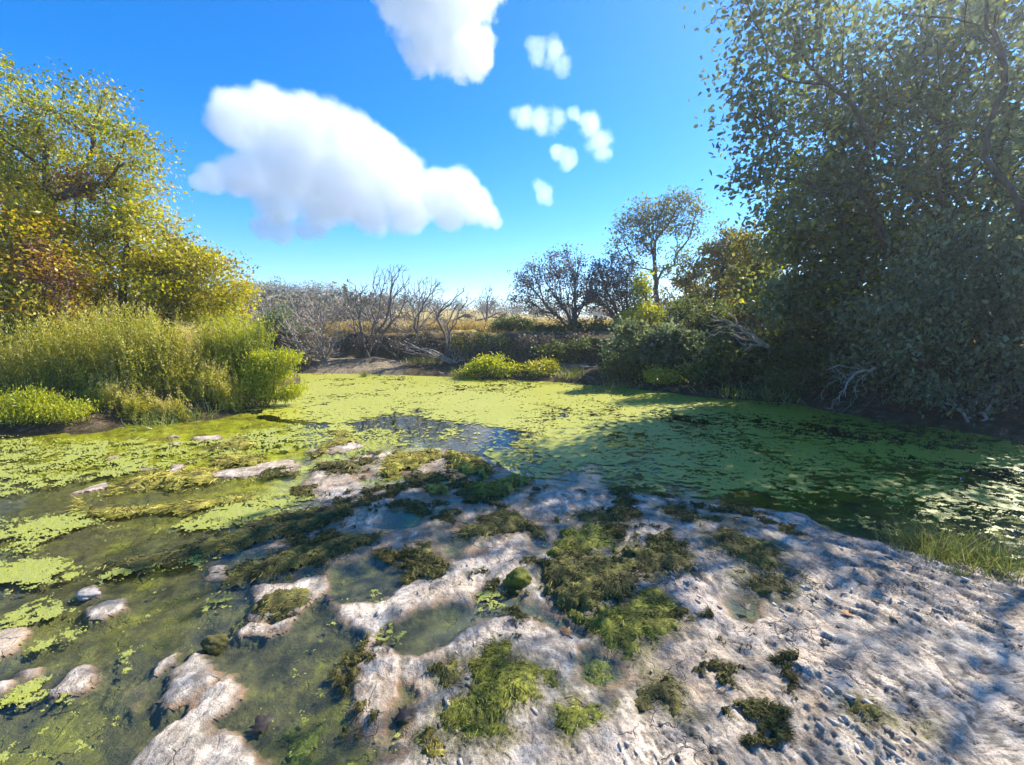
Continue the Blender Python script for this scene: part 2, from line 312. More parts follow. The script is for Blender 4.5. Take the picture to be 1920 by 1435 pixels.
BED = []
def bed_attrs(X, Y):
    silt = sst(-0.35, 0.1, X + 0.22 * (Y - 1.5) + (fbm(X * 1.5, Y * 1.5, 61, 3) - 0.5) * 0.6) * sst(5.0, 3.6, Y)
    lit_algae = sst(2.9, 4.2, Y + 0.25 * X + (fbm(X * 1.2, Y * 1.2, 62, 3) - 0.5) * 1.4)  # algae cover plus painted sun: brighter far shallows, darker in the near shade
    return silt, lit_algae
def build_bed():
    rows = np.concatenate([np.linspace(2700, 1500, 40), np.linspace(1497, 860, 330), np.linspace(858, 690, 80)])
    yy = G(np.full(rows.shape, CX), rows)[:, 1]
    k = np.concatenate([np.linspace(-2.4, -1.25, 50)[:-1], np.linspace(-1.25, 1.25, 640), np.linspace(1.25, 2.4, 50)[1:]])
    Y, K = np.meshgrid(yy, k, indexing='ij'); X = K * Y * 1.0
    z, rock, streak, slab, s = bed_h(X, Y)
    silt = sst(-0.35, 0.1, X + 0.22 * (Y - 1.5) + (fbm(X * 1.5, Y * 1.5, 61, 3) - 0.5) * 0.6) * sst(5.0, 3.6, Y)
    lit_algae = sst(2.9, 4.2, Y + 0.25 * X + (fbm(X * 1.2, Y * 1.2, 62, 3) - 0.5) * 1.4)  # sunlit far shallows painted yellower along with their algae
    t = NT('weathered limestone and silt')
    pos = t.pos(); ang = math.atan2(DIRV[1], DIRV[0])
    nA = t.noise(2.2, 6, 0.65); nB = t.noise(11, 6, 0.7); nC = t.noise(60, 5, 0.7); nD = t.noise(220, 3, 0.7)
    nS = t.noise(3.0, 7, 0.72, stretch=(1.2, 6, 1), rot=ang, dist=0.6)
    base = t.ramp(nB, (0.32, (0.27, 0.21, 0.15)), (0.46, (0.62, 0.51, 0.385)), (0.58, (0.84, 0.72, 0.565)))
    warm = t.ramp(nA, (0.35, (0.50, 0.36, 0.25)), (0.65, (0.72, 0.56, 0.41)))
    c = t.mix(t.math('MULTIPLY', t.mr(nA, 0.42, 0.62), 0.55), base, warm)
    mauve = t.mr(t.noise(1.3, 3, 0.5), 0.55, 0.72); c = t.mix(t.math('MULTIPLY', mauve, 0.35), c, (0.45, 0.34, 0.34))
    grime = t.math('MULTIPLY', t.mr(t.noise(4.2, 6, 0.72, dist=0.4), 0.50, 0.62), 0.75); c = t.mix(grime, c, (0.19, 0.165, 0.13))
    pits = t.mr(nC, 0.44, 0.33); c = t.mix(t.math('MULTIPLY', pits, 0.75), c, (0.13, 0.115, 0.095))
    c = t.mix(t.math('MULTIPLY', t.attr('pit'), 0.35), c, (0.15, 0.125, 0.095))
    tan = t.mr(t.noise(1.7, 4, 0.6, dist=0.8), 0.50, 0.60); c = t.mix(t.math('MULTIPLY', tan, 0.5), c, t.ramp(nC, (0.35, (0.33, 0.23, 0.14)), (0.65, (0.66, 0.50, 0.33))))
    spk = t.mr(t.noise(34, 5, 0.75, dist=0.5), 0.56, 0.66); c = t.mix(t.math('MULTIPLY', spk, 0.8), c, (0.17, 0.15, 0.115))
    stk = t.math('MULTIPLY', t.mr(t.attr('streak'), 0.15, 0.85), t.mr(t.attr('slab'), 0, 1, 0.45, 1.0))
    c = t.mix(t.math('MULTIPLY', stk, 0.75), c, (0.11, 0.10, 0.085))
    vo = t.n('TexVoronoi', feature='DISTANCE_TO_EDGE'); vo.inputs['Scale'].default_value = 5.5
    wv = t.n('VectorMath', operation='MULTIPLY_ADD'); nz = t.n('TexNoise'); nz.inputs['Scale'].default_value = 7; nz.inputs['Detail'].default_value = 4; t.l(pos, nz.inputs['Vector'])
    t.l(nz.outputs['Color'], wv.inputs[0]); wv.inputs[1].default_value = (.22, .22, .22); t.l(pos, wv.inputs[2]); t.l(wv.outputs[0], vo.inputs['Vector'])
    joint = t.math('MULTIPLY', t.mr(vo.outputs['Distance'], 0.028, 0.004), t.mr(nA, 0.50, 0.60)); c = t.mix(t.math('MULTIPLY', joint, 0.5), c, (0.10, 0.085, 0.065))
    crack = t.mr(nS, 0.46, 0.40); c = t.mix(t.math('MULTIPLY', crack, 0.6), c, (0.14, 0.125, 0.10))
    c = t.mix(t.math('MULTIPLY', t.mr(nD, 0.42, 0.30), 0.35), c, (0.10, 0.09, 0.075))
    # rim of wet stain at the water's edge, then the coated bed
    rim = t.math('MULTIPLY', t.mr(t.attr('height'), 0.017, 0.003), t.mr(nB, 0.28, 0.55, 0.5, 1.0))
    film = t.math('MULTIPLY', t.attr('stain'), t.mr(nC, 0.35, 0.6, 0.35, 0.95)); c = t.mix(film, c, t.ramp(nB, (0.35, (0.055, 0.05, 0.02)), (0.6, (0.17, 0.155, 0.045))))
    rimc = t.ramp(nA, (0.40, (0.16, 0.12, 0.075)), (0.52, (0.27, 0.16, 0.08)), (0.62, (0.20, 0.16, 0.10)))
    c = t.mix(rim, c, rimc)
    mud = t.ramp(nB, (0.30, (0.07, 0.056, 0.016)), (0.48, (0.16, 0.125, 0.025)), (0.62, (0.26, 0.22, 0.03)), (0.78, (0.34, 0.33, 0.05)))
    alg = t.ramp(t.noise(5, 6, 0.7, stretch=(1, 1.4, 1)), (0.35, (0.17, 0.13, 0.012)), (0.5, (0.42, 0.38, 0.015)), (0.65, (0.52, 0.50, 0.03)))
    mud = t.mix(t.math('SUBTRACT', 1.0, t.attr('lit_algae')), mud, t.ramp(nB, (0.35, (0.05, 0.045, 0.022)), (0.55, (0.11, 0.095, 0.035)), (0.72, (0.20, 0.18, 0.05))))  # near bed darkened in colour for the shade over it
    mud = t.mix(t.math('ADD', t.math('MULTIPLY', t.mr(nA, 0.50, 0.64), 0.35), t.math('MULTIPLY', t.attr('lit_algae'), t.mr(nA, 0.36, 0.5))), mud, alg)
    siltc = t.ramp(nA, (0.38, (0.085, 0.095, 0.075)), (0.54, (0.14, 0.145, 0.09)), (0.66, (0.36, 0.30, 0.07)))
    siltc = t.mix(t.mr(nC, 0.55, 0.72, 0, 0.4), siltc, (0.07, 0.09, 0.04))
    b = t.mix(t.attr('silt'), mud, siltc)
    c = t.mix(t.mr(t.attr('height'), -0.002, -0.016), c, b)
    hgt = t.math('ADD', t.math('SUBTRACT', t.math('MULTIPLY', nB, 0.6), t.math('MULTIPLY', joint, 0.5)), t.math('ADD', t.math('MULTIPLY', nC, 0.5), t.math('MULTIPLY', nD, 0.22)))
    t.pbr(c, t.mr(t.attr('height'), 0.0, 0.03, 0.35, 0.9), t.bump(hgt, 1.0, 0.022), 0.3)
    BED.append(t.m)
    o = mesh('creek_bed', np.stack([X, Y, z], -1).reshape(-1, 3), grid_faces(*X.shape), t.m, smooth=True,
             attrs={'height': z.ravel(), 'pit': rock.ravel(), 'streak': streak.ravel(), 'slab': slab.ravel(), 'silt': silt.ravel(), 'lit_algae': lit_algae.ravel()})
    tag(o, 'pitted pale limestone shelf with shallow pools beside the green pond', kind='structure')
build_bed()
def islet(label, poly):                              # each pale rock standing out of the shallows
    P = gp(poly); c = P.mean(0); d = np.hypot(*c); cell = float(np.clip(d * .005, .008, .035)); m = .10 + .02 * d
    x = np.arange(P[:, 0].min() - m, P[:, 0].max() + m, cell); y = np.arange(P[:, 1].min() - m, P[:, 1].max() + m, cell); Y, X = np.meshgrid(y, x, indexing='ij')
    z, pit, st, slab, s = bed_h(X, Y); own = sdf(P, X, Y, 1.0); keep = ((own > -m * .8) & (z > -.012)).ravel()
    fac = grid_faces(*X.shape); fac = fac[keep[fac].all(1)]
    if len(fac) < 4: return
    silt, lit_algae = bed_attrs(X, Y); V = np.stack([X, Y, z + .005], -1).reshape(-1, 3)
    V, fac, at = compact(V, fac, {'height': (z + .005).ravel(), 'pit': pit.ravel(), 'streak': st.ravel(), 'slab': slab.ravel(), 'silt': silt.ravel(), 'lit_algae': lit_algae.ravel()})
    c3 = np.array([c[0], c[1], 0]); o = mesh('limestone_rock', V - c3, fac, BED[0], attrs=at, smooth=True); o.location = c3
    tag(o, label, 'rock', 'pale rocks standing out of the left shallows')
for k_, lab in ((0, 'long flat white rock at the top of the left shallows'), (1, 'thin white sliver of rock at the left end of the ochre algae bank'), (2, 'small pinkish rock poking from the ochre algae bank'), (3, 'flat white rock near the left bank weeds'),
                (4, 'pale rock beside the flat purplish stone in the left shallows'), (5, 'white rock cut by the left edge of the picture'), (6, 'ragged white rock amid the pale scum near the left edge'), (7, 'broad pale rock running down from the dark wet boulder'),
                (8, 'narrow pale rock right of the broad rock under the dark wet boulder'), (9, 'low white rock in front of the small dark algae tuft'), (10, 'small white rock at the left tip of the dark ragged algae strip'), (11, 'pale rock carrying the small dark algae tuft'),
                (12, 'large pale rock cut by the bottom edge of the picture'), (15, 'pinkish flat rock at the corner of the pond'), (16, 'tiny white rock nearest the left bank shrubs'), (17, 'small white rock below the tiny rock by the left bank')):
    islet(lab, ROCKS[k_])

# ------------------------------------------------------------------ water
def build_water():
    t = NT('clear shallow water')
    n = t.noise(3.5, 3, 0.5, stretch=(1, 1.6, 1)); nb = t.bump(n, 0.12, 0.02)
    fr = t.n('Fresnel'); fr.inputs[0].default_value = 1.33; t.l(nb, fr.inputs['Normal'])
    tr = t.n('BsdfTransparent'); tr.inputs[0].default_value = (0.86, 0.91, 0.84, 1)
    gl = t.n('BsdfGlossy'); gl.inputs['Roughness'].default_value = 0.03; gl.inputs[0].default_value = (1, 1, 1, 1); t.l(nb, gl.inputs['Normal'])
    top = t.math('SUBTRACT', 1.0, t.n('NewGeometry').outputs['Backfacing'])
    mx = t.n('MixShader'); t.l(t.math('MULTIPLY', fr.outputs[0], top), mx.inputs[0]); t.l(tr.outputs[0], mx.inputs[1]); t.l(gl.outputs[0], mx.inputs[2]); t.l(mx.outputs[0], t.out.inputs[0])
    P = np.array([(-20, -13.5), (12, -13.5), (14, 15.6), (-20, 15.6)], float)
    o = mesh('water', np.c_[P, np.zeros(4)], [[0, 1, 2, 3]], t.m); tag(o, 'still creek water in the pools and pond', kind='structure')
build_water()

# floating duckweed on the pond and algae scum on the left shallows
def build_float():
    rows = np.concatenate([np.linspace(1190, 800, 330), np.linspace(799, 697, 130)])
    yy = G(np.full(rows.shape, CX), rows)[:, 1]; k = np.linspace(-0.75, 1.75, 980)
    Y, K = np.meshgrid(yy, k, indexing='ij'); X = K * Y
    X = X + (fbm(X * 40, Y * 40, 71, 2) - 0.5) * 0.02; Yj = Y + (fbm(X * 40, Y * 40, 72, 2) - 0.5) * 0.02
    fx = 0.25 * (X[:-1, :-1] + X[1:, :-1] + X[:-1, 1:] + X[1:, 1:]); fy = 0.25 * (Yj[:-1, :-1] + Yj[1:, :-1] + Yj[:-1, 1:] + Yj[1:, 1:])
    n = 0.62 * fbm(fx * 12 + fbm(fx, fy, 78, 2) * 3, fy * 17, 73, 6, 0.74) + 0.38 * fbm(fx * 1.3, fy * 1.3, 74, 4, 0.55)
    sd = sdf(GPOND, fx, fy, 2.0) + (fbm(fx * 1.6, fy * 1.6, 79, 4, .6) - .5) * .9 * sst(-1.5, -2.2, fx)
    thr = 0.575 + 0.0 * fx
    ow = sdf(gp([(660, 790), (740, 778), (860, 792), (940, 800), (985, 812), (960, 850), (900, 848), (820, 838), (700, 836), (640, 815)]), fx, fy, 1.0)
    thr -= 0.16 * sst(-0.25, 0.25, ow)
    near = sst(0.9, 0.0, sd) * sst(6.5, 5.0, fy); thr -= 0.10 * near
    thr -= 0.06 * sst(0.3, 2.8, fx) * sst(8.5, 6, fy); thr += 0.05 * sst(7, 9, fy)
    keep = (sd > 0.02) & (n < thr)
    fac = grid_faces(*X.shape)[keep.ravel()]
    z = 0.006 + 0.006 * fbm(X * 18, Yj * 18, 75, 3)
    V = np.stack([X, Yj, z], -1).reshape(-1, 3); V, fac, _ = compact(V, fac)
    t = NT('duckweed'); nA = t.noise(1.1, 4, 0.6); nB = t.noise(14, 5, 0.7); nC = t.noise(120, 3, 0.7)
    c = t.ramp(nC, (0.30, (0.19, 0.19, 0.015)), (0.5, (0.34, 0.34, 0.025)), (0.7, (0.47, 0.45, 0.04)))
    c = t.mix(t.mr(nB, 0.5, 0.75, 0, 0.5), c, (0.17, 0.22, 0.06)); c = t.mix(t.mr(nA, 0.42, 0.65, 0, 0.35), c, (0.43, 0.40, 0.06))
    t.pbr(c, 0.42, t.bump(nC, 0.8, 0.006), 0.7)
    o = mesh('duckweed', V, fac, t.m, smooth=True); tag(o, 'bright green floating duckweed mat covering the pond', 'duckweed', kind='stuff')
    # scum
    rows = np.linspace(1500, 795, 360); yy = G(np.full(rows.shape, CX), rows)[:, 1]; k = np.linspace(-1.6, 0.1, 640)
    Y, K = np.meshgrid(yy, k, indexing='ij'); X = K * Y
    X = X + (fbm(X * 40, Y * 40, 81, 2) - 0.5) * 0.015; Yj = Y + (fbm(X * 40, Y * 40, 82, 2) - 0.5) * 0.015
    fx = 0.25 * (X[:-1, :-1] + X[1:, :-1] + X[:-1, 1:] + X[1:, 1:]); fy = 0.25 * (Yj[:-1, :-1] + Yj[1:, :-1] + Yj[:-1, 1:] + Yj[1:, 1:])
    d = np.hypot(fx, fy)
    n = 0.44 * fbm(fx * 13, fy * 16, 83, 6, 0.74) + 0.30 * fbm(fx * 4, fy * 4, 84, 4, 0.65) + 0.26 * fbm(fx * 48, fy * 52, 86, 3, .7)
    thr = np.full(fx.shape, 0.335)
    for p, a in ((r5((-150, 430), (350, 395), (420, 430), (250, 500), (150, 560), (-150, 620)), .20), (r5((-150, 600), (150, 570), (300, 600), (420, 640), (250, 690), (-150, 760)), .20),
                 (r5((30, 820), (150, 770), (300, 760), (300, 800), (150, 870), (20, 890)), .22), (r5((120, 950), (250, 890), (300, 890), (240, 950), (130, 985)), .2),
                 (r5((-60, 1190), (150, 1080), (230, 1100), (420, 1190), (380, 1240), (180, 1290), (130, 1220), (-60, 1230)), .2), (r5((420, 980), (550, 930), (620, 960), (560, 1060), (430, 1080)), .15),
                 (r5((620, 470), (800, 420), (950, 360), (1200, 325), (1300, 330), (1200, 380), (1000, 470)), .2), (r5((-60, 1400), (80, 1335), (60, 1420), (-60, 1460)), .2), (r5((110, 1410), (300, 1350), (200, 1425)), .2),
                 (r5((-200, 100), (300, 90), (800, 100), (1200, 30), (1665, 60), (1500, 180), (1300, 130), (800, 200), (400, 260), (-200, 390)), .16), (r5((640, 690), (850, 690), (1050, 690), (1030, 800), (800, 850), (630, 750)), .08),
                 (r5((900, 330), (1250, 300), (1350, 330), (1150, 370)), .2), (r5((420, 1290), (480, 1280), (500, 1310), (430, 1320)), .22), (r5((300, 640), (560, 590), (800, 560), (900, 590), (600, 650), (380, 700)), .13),
                 (r6((690, 730), (800, 690), (850, 780), (720, 830)), .2), (r6((250, 880), (380, 840), (400, 950), (270, 960)), .18), (r6((20, 1170), (130, 1100), (150, 1250), (30, 1400)), .10)):
        thr = np.maximum(thr, 0.335 + a * sst(-0.12, 0.12, sdf(gp(p), fx, fy, 1.0)))
    zz, rock, _, _, s = bed_h(fx, fy)
    keep = (n < thr) & (zz < 0.006)
    fac = grid_faces(*X.shape)[keep.ravel()]; z = 0.004 + 0.006 * fbm(X * 30, Yj * 30, 85, 3)
    V = np.stack([X, Yj, z], -1).reshape(-1, 3); V, fac, _ = compact(V, fac)
    t = NT('floating algae scum'); nB = t.noise(9, 5, 0.7); nC = t.noise(140, 3, 0.7)
    c = t.ramp(nC, (0.30, (0.12, 0.14, 0.03)), (0.5, (0.27, 0.29, 0.06)), (0.7, (0.42, 0.42, 0.13)))
    c = t.mix(t.mr(nB, 0.45, 0.65, 0, 0.7), c, (0.30, 0.31, 0.02)); t.pbr(c, 0.7, t.bump(nC, 0.8, 0.006), 0.3)
    o = mesh('algae_scum', V, fac, t.m, smooth=True); tag(o, 'pale green algae scum floating on the left shallows', 'algae', kind='stuff')
build_float()

# ------------------------------------------------------------------ algae and moss mats
t = NT('dark filamentous algae'); nA = t.noise(4, 4, 0.6); nB = t.noise(45, 5, 0.7)
c = t.ramp(t.attr('var'), (0.0, (0.02, 0.022, 0.008)), (0.35, (0.08, 0.08, 0.018)), (0.7, (0.21, 0.19, 0.04)), (1.0, (0.40, 0.35, 0.10)))
c = t.mix(t.math('MULTIPLY', t.mr(t.noise(75, 4, .7, dist=.6), .50, .36), .8), c, (.02, .02, .008)); c = t.mix(t.math('MULTIPLY', t.mr(t.noise(120, 3, .7), .58, .68), .7), c, (.42, .40, .13))
t.pbr(t.mix(t.mr(nA, 0.42, 0.62, 0, 0.5), c, (0.10, 0.075, 0.025)), 0.85, t.bump(nB, 0.9, 0.01), 0.25); MAT['mat_dark'] = t.m
t = NT('green filamentous algae'); nA = t.noise(5, 4, 0.6); nB = t.noise(45, 5, 0.7)
c = t.ramp(t.attr('var'), (0.0, (0.035, 0.042, 0.006)), (0.35, (0.13, 0.145, 0.013)), (0.7, (0.28, 0.28, 0.025)), (1.0, (0.48, 0.46, 0.10)))
c = t.mix(t.math('MULTIPLY', t.mr(t.noise(75, 4, .7, dist=.6), .50, .36), .8), c, (.02, .02, .008)); c = t.mix(t.math('MULTIPLY', t.mr(t.noise(120, 3, .7), .58, .68), .7), c, (.42, .40, .13))
t.pbr(t.mix(t.mr(nA, 0.45, 0.62, 0, 0.5), c, (0.13, 0.12, 0.015)), 0.8, t.bump(nB, 0.9, 0.01), 0.3); MAT['mat_green'] = t.m
t = NT('ochre algae crust'); nA = t.noise(6, 4, 0.6); nB = t.noise(45, 5, 0.7)
c = t.ramp(t.attr('var'), (0.0, (0.05, 0.042, 0.01)), (0.35, (0.22, 0.18, 0.025)), (0.7, (0.44, 0.36, 0.06)), (1.0, (0.62, 0.50, 0.16)))
c = t.mix(t.math('MULTIPLY', t.mr(t.noise(75, 4, .7, dist=.6), .50, .36), .8), c, (.02, .02, .008)); c = t.mix(t.math('MULTIPLY', t.mr(t.noise(120, 3, .7), .58, .68), .7), c, (.42, .40, .13))
t.pbr(t.mix(t.mr(nA, 0.45, 0.62, 0, 0.5), c, (0.26, 0.25, 0.03)), 0.85, t.bump(nB, 0.9, 0.01), 0.25); MAT['mat_ochre'] = t.m
SEED = [100]
def nseed(): SEED[0] += 1; return SEED[0]
def blades(rng, P, L, W, D, up=0.0, bend=0.4):       # short tapered strips, 3 triangles each
    n = len(P); D = D / np.linalg.norm(D, axis=1, keepdims=True)
    S = np.cross(D, rng.normal(size=(n, 3))); S /= np.linalg.norm(S, axis=1, keepdims=True) + 1e-9
    B = np.cross(S, D); L = L[:, None]; W = W[:, None]
    m = P + D * L * 0.5 + B * L * bend * 0.12; tip = P + D * L - B * L * bend * 0.35
    V = np.stack([P - S * W * 0.5, P + S * W * 0.5, m + S * W * 0.42, m - S * W * 0.42, tip], 1).reshape(-1, 3)
    i = np.arange(n)[:, None] * 5
    Fc = np.concatenate([i + [0, 1, 2], i + [0, 2, 3], i + [3, 2, 4]], 0)
    return V, Fc
def mat_obj(label, poly, mat, h=0.04, dens=1.0, flow=None, blade=1.0, name='algae_mat'):
    rng = np.random.default_rng(nseed()); P = gp(poly, 0.02); c = P.mean(0); d = np.hypot(*c)
    cell = float(np.clip(d * 0.0055, 0.009, 0.05)); m = 0.06 * d * 0.4
    x = np.arange(P[:, 0].min() - m, P[:, 0].max() + m, cell); y = np.arange(P[:, 1].min() - m, P[:, 1].max() + m, cell)
    Y, X = np.meshgrid(y, x, indexing='ij'); X = X + rng.uniform(-.3, .3, X.shape) * cell; Y = Y + rng.uniform(-.3, .3, Y.shape) * cell
    sc = 1 / np.clip(d * 0.3, 0.6, 2.5); sd0 = SEED[0]
    s = sdf(P, X, Y, 1.0) + (fbm(X * 9 * sc, Y * 9 * sc, sd0, 5, 0.7) - 0.515) * 0.26 / sc
    bedz = bed_h(X, Y)[0]
    lump = fbm(X * 12 * sc, Y * 12 * sc, sd0 + 1, 5, 0.65); rid = 1 - np.abs(fbm(X * 7 * sc, Y * 7 * sc, sd0 + 2, 4, 0.6) - 0.5) * 4
    fine = fbm(X * 70, Y * 70, sd0 + 3, 2)
    prof = np.sqrt(np.clip(s / (0.10 / sc), 0, 1))
    Z = np.maximum(bedz, -0.01) + prof * h * (0.2 + 0.75 * lump + 0.25 * rid) + (fine - 0.5) * 0.012 * prof - 0.02 * (1 - prof)
    var = np.clip(0.1 + 1.5 * (lump - 0.35) + (rng.random(X.shape) - 0.5) * 0.25, 0, 1)
    keep = (s > -0.01).ravel(); fac = grid_faces(*X.shape); fac = fac[keep[fac].all(1)]
    if not len(fac): return
    V = np.stack([X, Y, Z], -1).reshape(-1, 3); V, fac, at = compact(V, fac, {'var': var.ravel()})
    c3 = np.array([c[0], c[1], bz(*c)])
    tri = np.concatenate([fac[:, [0, 1, 2]], fac[:, [0, 2, 3]]]); allV, allF, allv = [V], [tri], [at['var']]
    nb = int(min(9000, dens * 0.8 * len(fac)))
    pick = V[rng.integers(0, len(V), nb)]; pick = pick + rng.normal(size=(nb, 3)) * [cell, cell, 0.002]
    fl = np.array(flow if flow is not None else (0.3, -0.6)); base = np.tile([fl[0], fl[1], 0.0], (nb, 1))
    ang = fbm(pick[:, 0] * 4, pick[:, 1] * 4, sd0 + 5, 3) * 9
    D = base * 0.5 + np.c_[np.cos(ang), np.sin(ang), np.zeros(nb)] * 0.8 + rng.normal(size=(nb, 3)) * 0.35; D[:, 2] = np.abs(D[:, 2]) * 0.35 + 0.02
    L = rng.uniform(0.02, 0.06, nb) * blade * np.clip(d * 0.45, 0.8, 2.6); W = L * rng.uniform(0.05, 0.11, nb)
    bv, bf = blades(rng, pick, L, W, D, bend=0.9)
    allF.append(bf + len(V)); allV.append(bv); allv.append(np.repeat(np.clip(rng.normal(0.5, 0.28, nb), 0, 1), 5))
    V = np.vstack(allV) - c3
    o = mesh(name, V, np.vstack(allF), MAT[mat], attrs={'var': np.concatenate(allv)}, smooth=True); o.location = c3
    tag(o, label, 'algae', 'algae mats growing on the limestone shelf')
    return o
MATS = [
 ('long dark green algae mat trailing across the left shallows', r5((400, 590), (700, 540), (850, 490), (1000, 430), (1150, 390), (1300, 370), (1450, 365), (1465, 400), (1300, 440), (1100, 510), (950, 560), (700, 600), (520, 640), (400, 650)), 'mat_dark', .05, 1),
 ('dark ragged algae strip along the top edge of the large grey pool', r5((910, 640), (1000, 590), (1150, 550), (1300, 530), (1400, 490), (1580, 472), (1540, 520), (1400, 570), (1200, 630), (1050, 680), (950, 680)), 'mat_dark', .05, 1),
 ('small dark algae tuft on the low white rock left of the large pool', r5((960, 850), (1070, 740), (1150, 710), (1280, 700), (1290, 745), (1200, 800), (1100, 830), (1000, 850)), 'mat_dark', .045, 1),
 ('thin streaky olive algae ridge left of the shelf', r5((280, 350), (400, 370), (600, 350), (750, 335), (870, 330), (1050, 315), (1060, 340), (850, 370), (740, 400), (600, 390), (400, 405), (350, 412)), 'mat_ochre', .05, 1),
 ('ochre crusted algae bank by the long white rock', r5((430, 290), (500, 255), (600, 235), (700, 225), (830, 200), (900, 210), (880, 255), (700, 290), (560, 305), (440, 312)), 'mat_ochre', .06, 1),
 ('small ochre algae hump in the sunlit upper shallows', r5((870, 125), (950, 85), (1040, 80), (1075, 110), (980, 132), (880, 135)), 'mat_ochre', .09, 1),
 ('yellow green algae bank behind the long white rock', r5((830, 180), (930, 150), (1060, 155), (1120, 175), (1050, 200), (900, 205)), 'mat_ochre', .06, 1),
 ('narrow dark algae ridge shaped like a log', r5((1255, 205), (1330, 185), (1450, 190), (1495, 213), (1400, 232), (1280, 228)), 'mat_dark', .09, 1),
 ('orange tinted algae crust at the edge of the pond', r5((1235, 160), (1330, 115), (1380, 60), (1440, 55), (1460, 95), (1350, 140), (1290, 175)), 'mat_ochre', .07, 1),
 ('olive algae cushion at the far left corner of the shelf', r6((330, 190), (400, 155), (560, 138), (585, 170), (500, 200), (420, 240), (330, 255)), 'mat_ochre', .08, 1),
 ('tall knobbly algae cushion at the far tip of the shelf', r6((590, 170), (700, 145), (760, 185), (805, 222), (770, 255), (700, 245), (630, 220)), 'mat_ochre', .11, 1),
 ('ochre algae cushion on the pond side of the far pools', r6((680, 300), (760, 270), (850, 248), (950, 252), (965, 280), (860, 312), (760, 335), (700, 325)), 'mat_ochre', .08, 1),
 ('small ochre algae knob beside the far pool', r6((518, 295), (560, 268), (605, 290), (600, 322), (540, 330)), 'mat_ochre', .08, 1),
 ('thin dark algae smear among the far pools', r6((465, 245), (560, 228), (585, 252), (490, 272)), 'mat_dark', .05, 1),
 ('dark algae clump between the two small sky blue pools', r6((535, 415), (590, 380), (645, 390), (645, 442), (555, 446)), 'mat_dark', .05, 1),
 ('broad dark algae mat in the middle of the shelf', r6((640, 495), (700, 440), (800, 385), (880, 375), (925, 420), (1025, 470), (1010, 492), (900, 465), (800, 485), (680, 505)), 'mat_dark', .05, 1),
 ('dark algae fringe beside the rounded white rock', r6((445, 565), (500, 518), (565, 530), (605, 590), (550, 605), (480, 595)), 'mat_dark', .035, 1),
 ('olive algae crest at the top of the big mossy heap', r6((1030, 560), (1090, 470), (1180, 438), (1285, 468), (1285, 540), (1180, 570), (1060, 580)), 'mat_green', .05, 1),
 ('thick dark shaggy algae heap in the centre of the shelf', r6((985, 625), (1060, 575), (1180, 570), (1300, 590), (1400, 620), (1395, 700), (1330, 770), (1200, 800), (1080, 790), (1020, 730), (1005, 660)), 'mat_dark', .075, 1.2),
 ('brown green algae arm reaching right from the shaggy heap', r6((1290, 545), (1400, 538), (1500, 575), (1610, 590), (1625, 645), (1500, 660), (1410, 690), (1395, 620), (1300, 590)), 'mat_dark', .05, 1),
 ('loose green algae carpet below the shaggy heap', r6((1080, 795), (1200, 805), (1330, 775), (1400, 720), (1480, 715), (1575, 800), (1565, 900), (1420, 940), (1380, 995), (1250, 960), (1180, 890)), 'mat_green', .028, 1),
 ('bright green algae carpet in the near shelf hollow', r6((690, 1010), (800, 940), (860, 938), (900, 1000), (985, 1020), (1012, 1100), (1000, 1160), (900, 1205), (860, 1250), (850, 1325), (780, 1365), (650, 1372), (595, 1280), (560, 1200), (640, 1150), (700, 1100), (690, 1050)), 'mat_green', .022, 1.3),
 ('dark algae tuft on the left rim of the bright green carpet', r6((585, 1035), (640, 1003), (692, 1050), (690, 1090), (620, 1122), (578, 1092)), 'mat_dark', .035, 1),
 ('olive algae tuft below the bright green carpet', r6((495, 1315), (560, 1278), (612, 1310), (612, 1382), (540, 1395), (488, 1352)), 'mat_ochre', .03, 1),
 ('thin olive algae film right of the bright green carpet', r6((1035, 1200), (1120, 1158), (1200, 1170), (1305, 1180), (1260, 1250), (1180, 1300), (1100, 1332), (1045, 1280)), 'mat_green', .016, 1),
 ('olive algae lining the small hollow above the near film', r6((1155, 1005), (1220, 955), (1300, 1000), (1312, 1060), (1250, 1112), (1160, 1085)), 'mat_green', .012, .8),
 ('narrow green fringe joining the carpet and the rock', r6((1005, 1040), (1060, 1050), (1095, 1110), (1040, 1140), (1005, 1110)), 'mat_green', .015, .8),
 ('dark flat algae mat near the pond edge of the shelf', r6((1115, 415), (1200, 388), (1330, 400), (1405, 410), (1350, 442), (1200, 446)), 'mat_dark', .04, 1),
 ('dark algae line along the pond edge of the slab', r7((165, 375), (250, 365), (320, 415), (400, 418), (480, 430), (545, 462), (400, 448), (300, 446), (200, 412)), 'mat_dark', .04, 1),
 ('olive algae band crossing the upper slab', r7((335, 505), (430, 468), (540, 530), (640, 558), (675, 600), (660, 645), (560, 645), (480, 602), (400, 562)), 'mat_dark', .035, 1),
 ('dark curled algae patch at the end of the slab band', r7((455, 645), (560, 642), (700, 690), (725, 732), (640, 745), (520, 722)), 'mat_dark', .03, 1),
 ('dry brown algae flake on the bare slab', r7((915, 1232), (1000, 1218), (1100, 1280), (1112, 1312), (1000, 1285)), 'mat_dark', .02, .6),
 ('round olive algae flake near the bottom right corner', r7((1212, 1312), (1260, 1292), (1322, 1340), (1312, 1382), (1250, 1372)), 'mat_ochre', .02, .6),
 ('dry shaggy algae heap on the near right slab', r7((60, 1160), (120, 1080), (200, 1060), (250, 1130), (300, 1240), (260, 1270), (150, 1190), (90, 1230)), 'mat_dark', .025, .7),
 ('green algae drift floating among the near left rocks', r5((1180, 1290), (1260, 1250), (1340, 1200), (1350, 1260), (1290, 1370), (1170, 1400)), 'mat_green', .012, .6),
]
for m in MATS: mat_obj(*m)
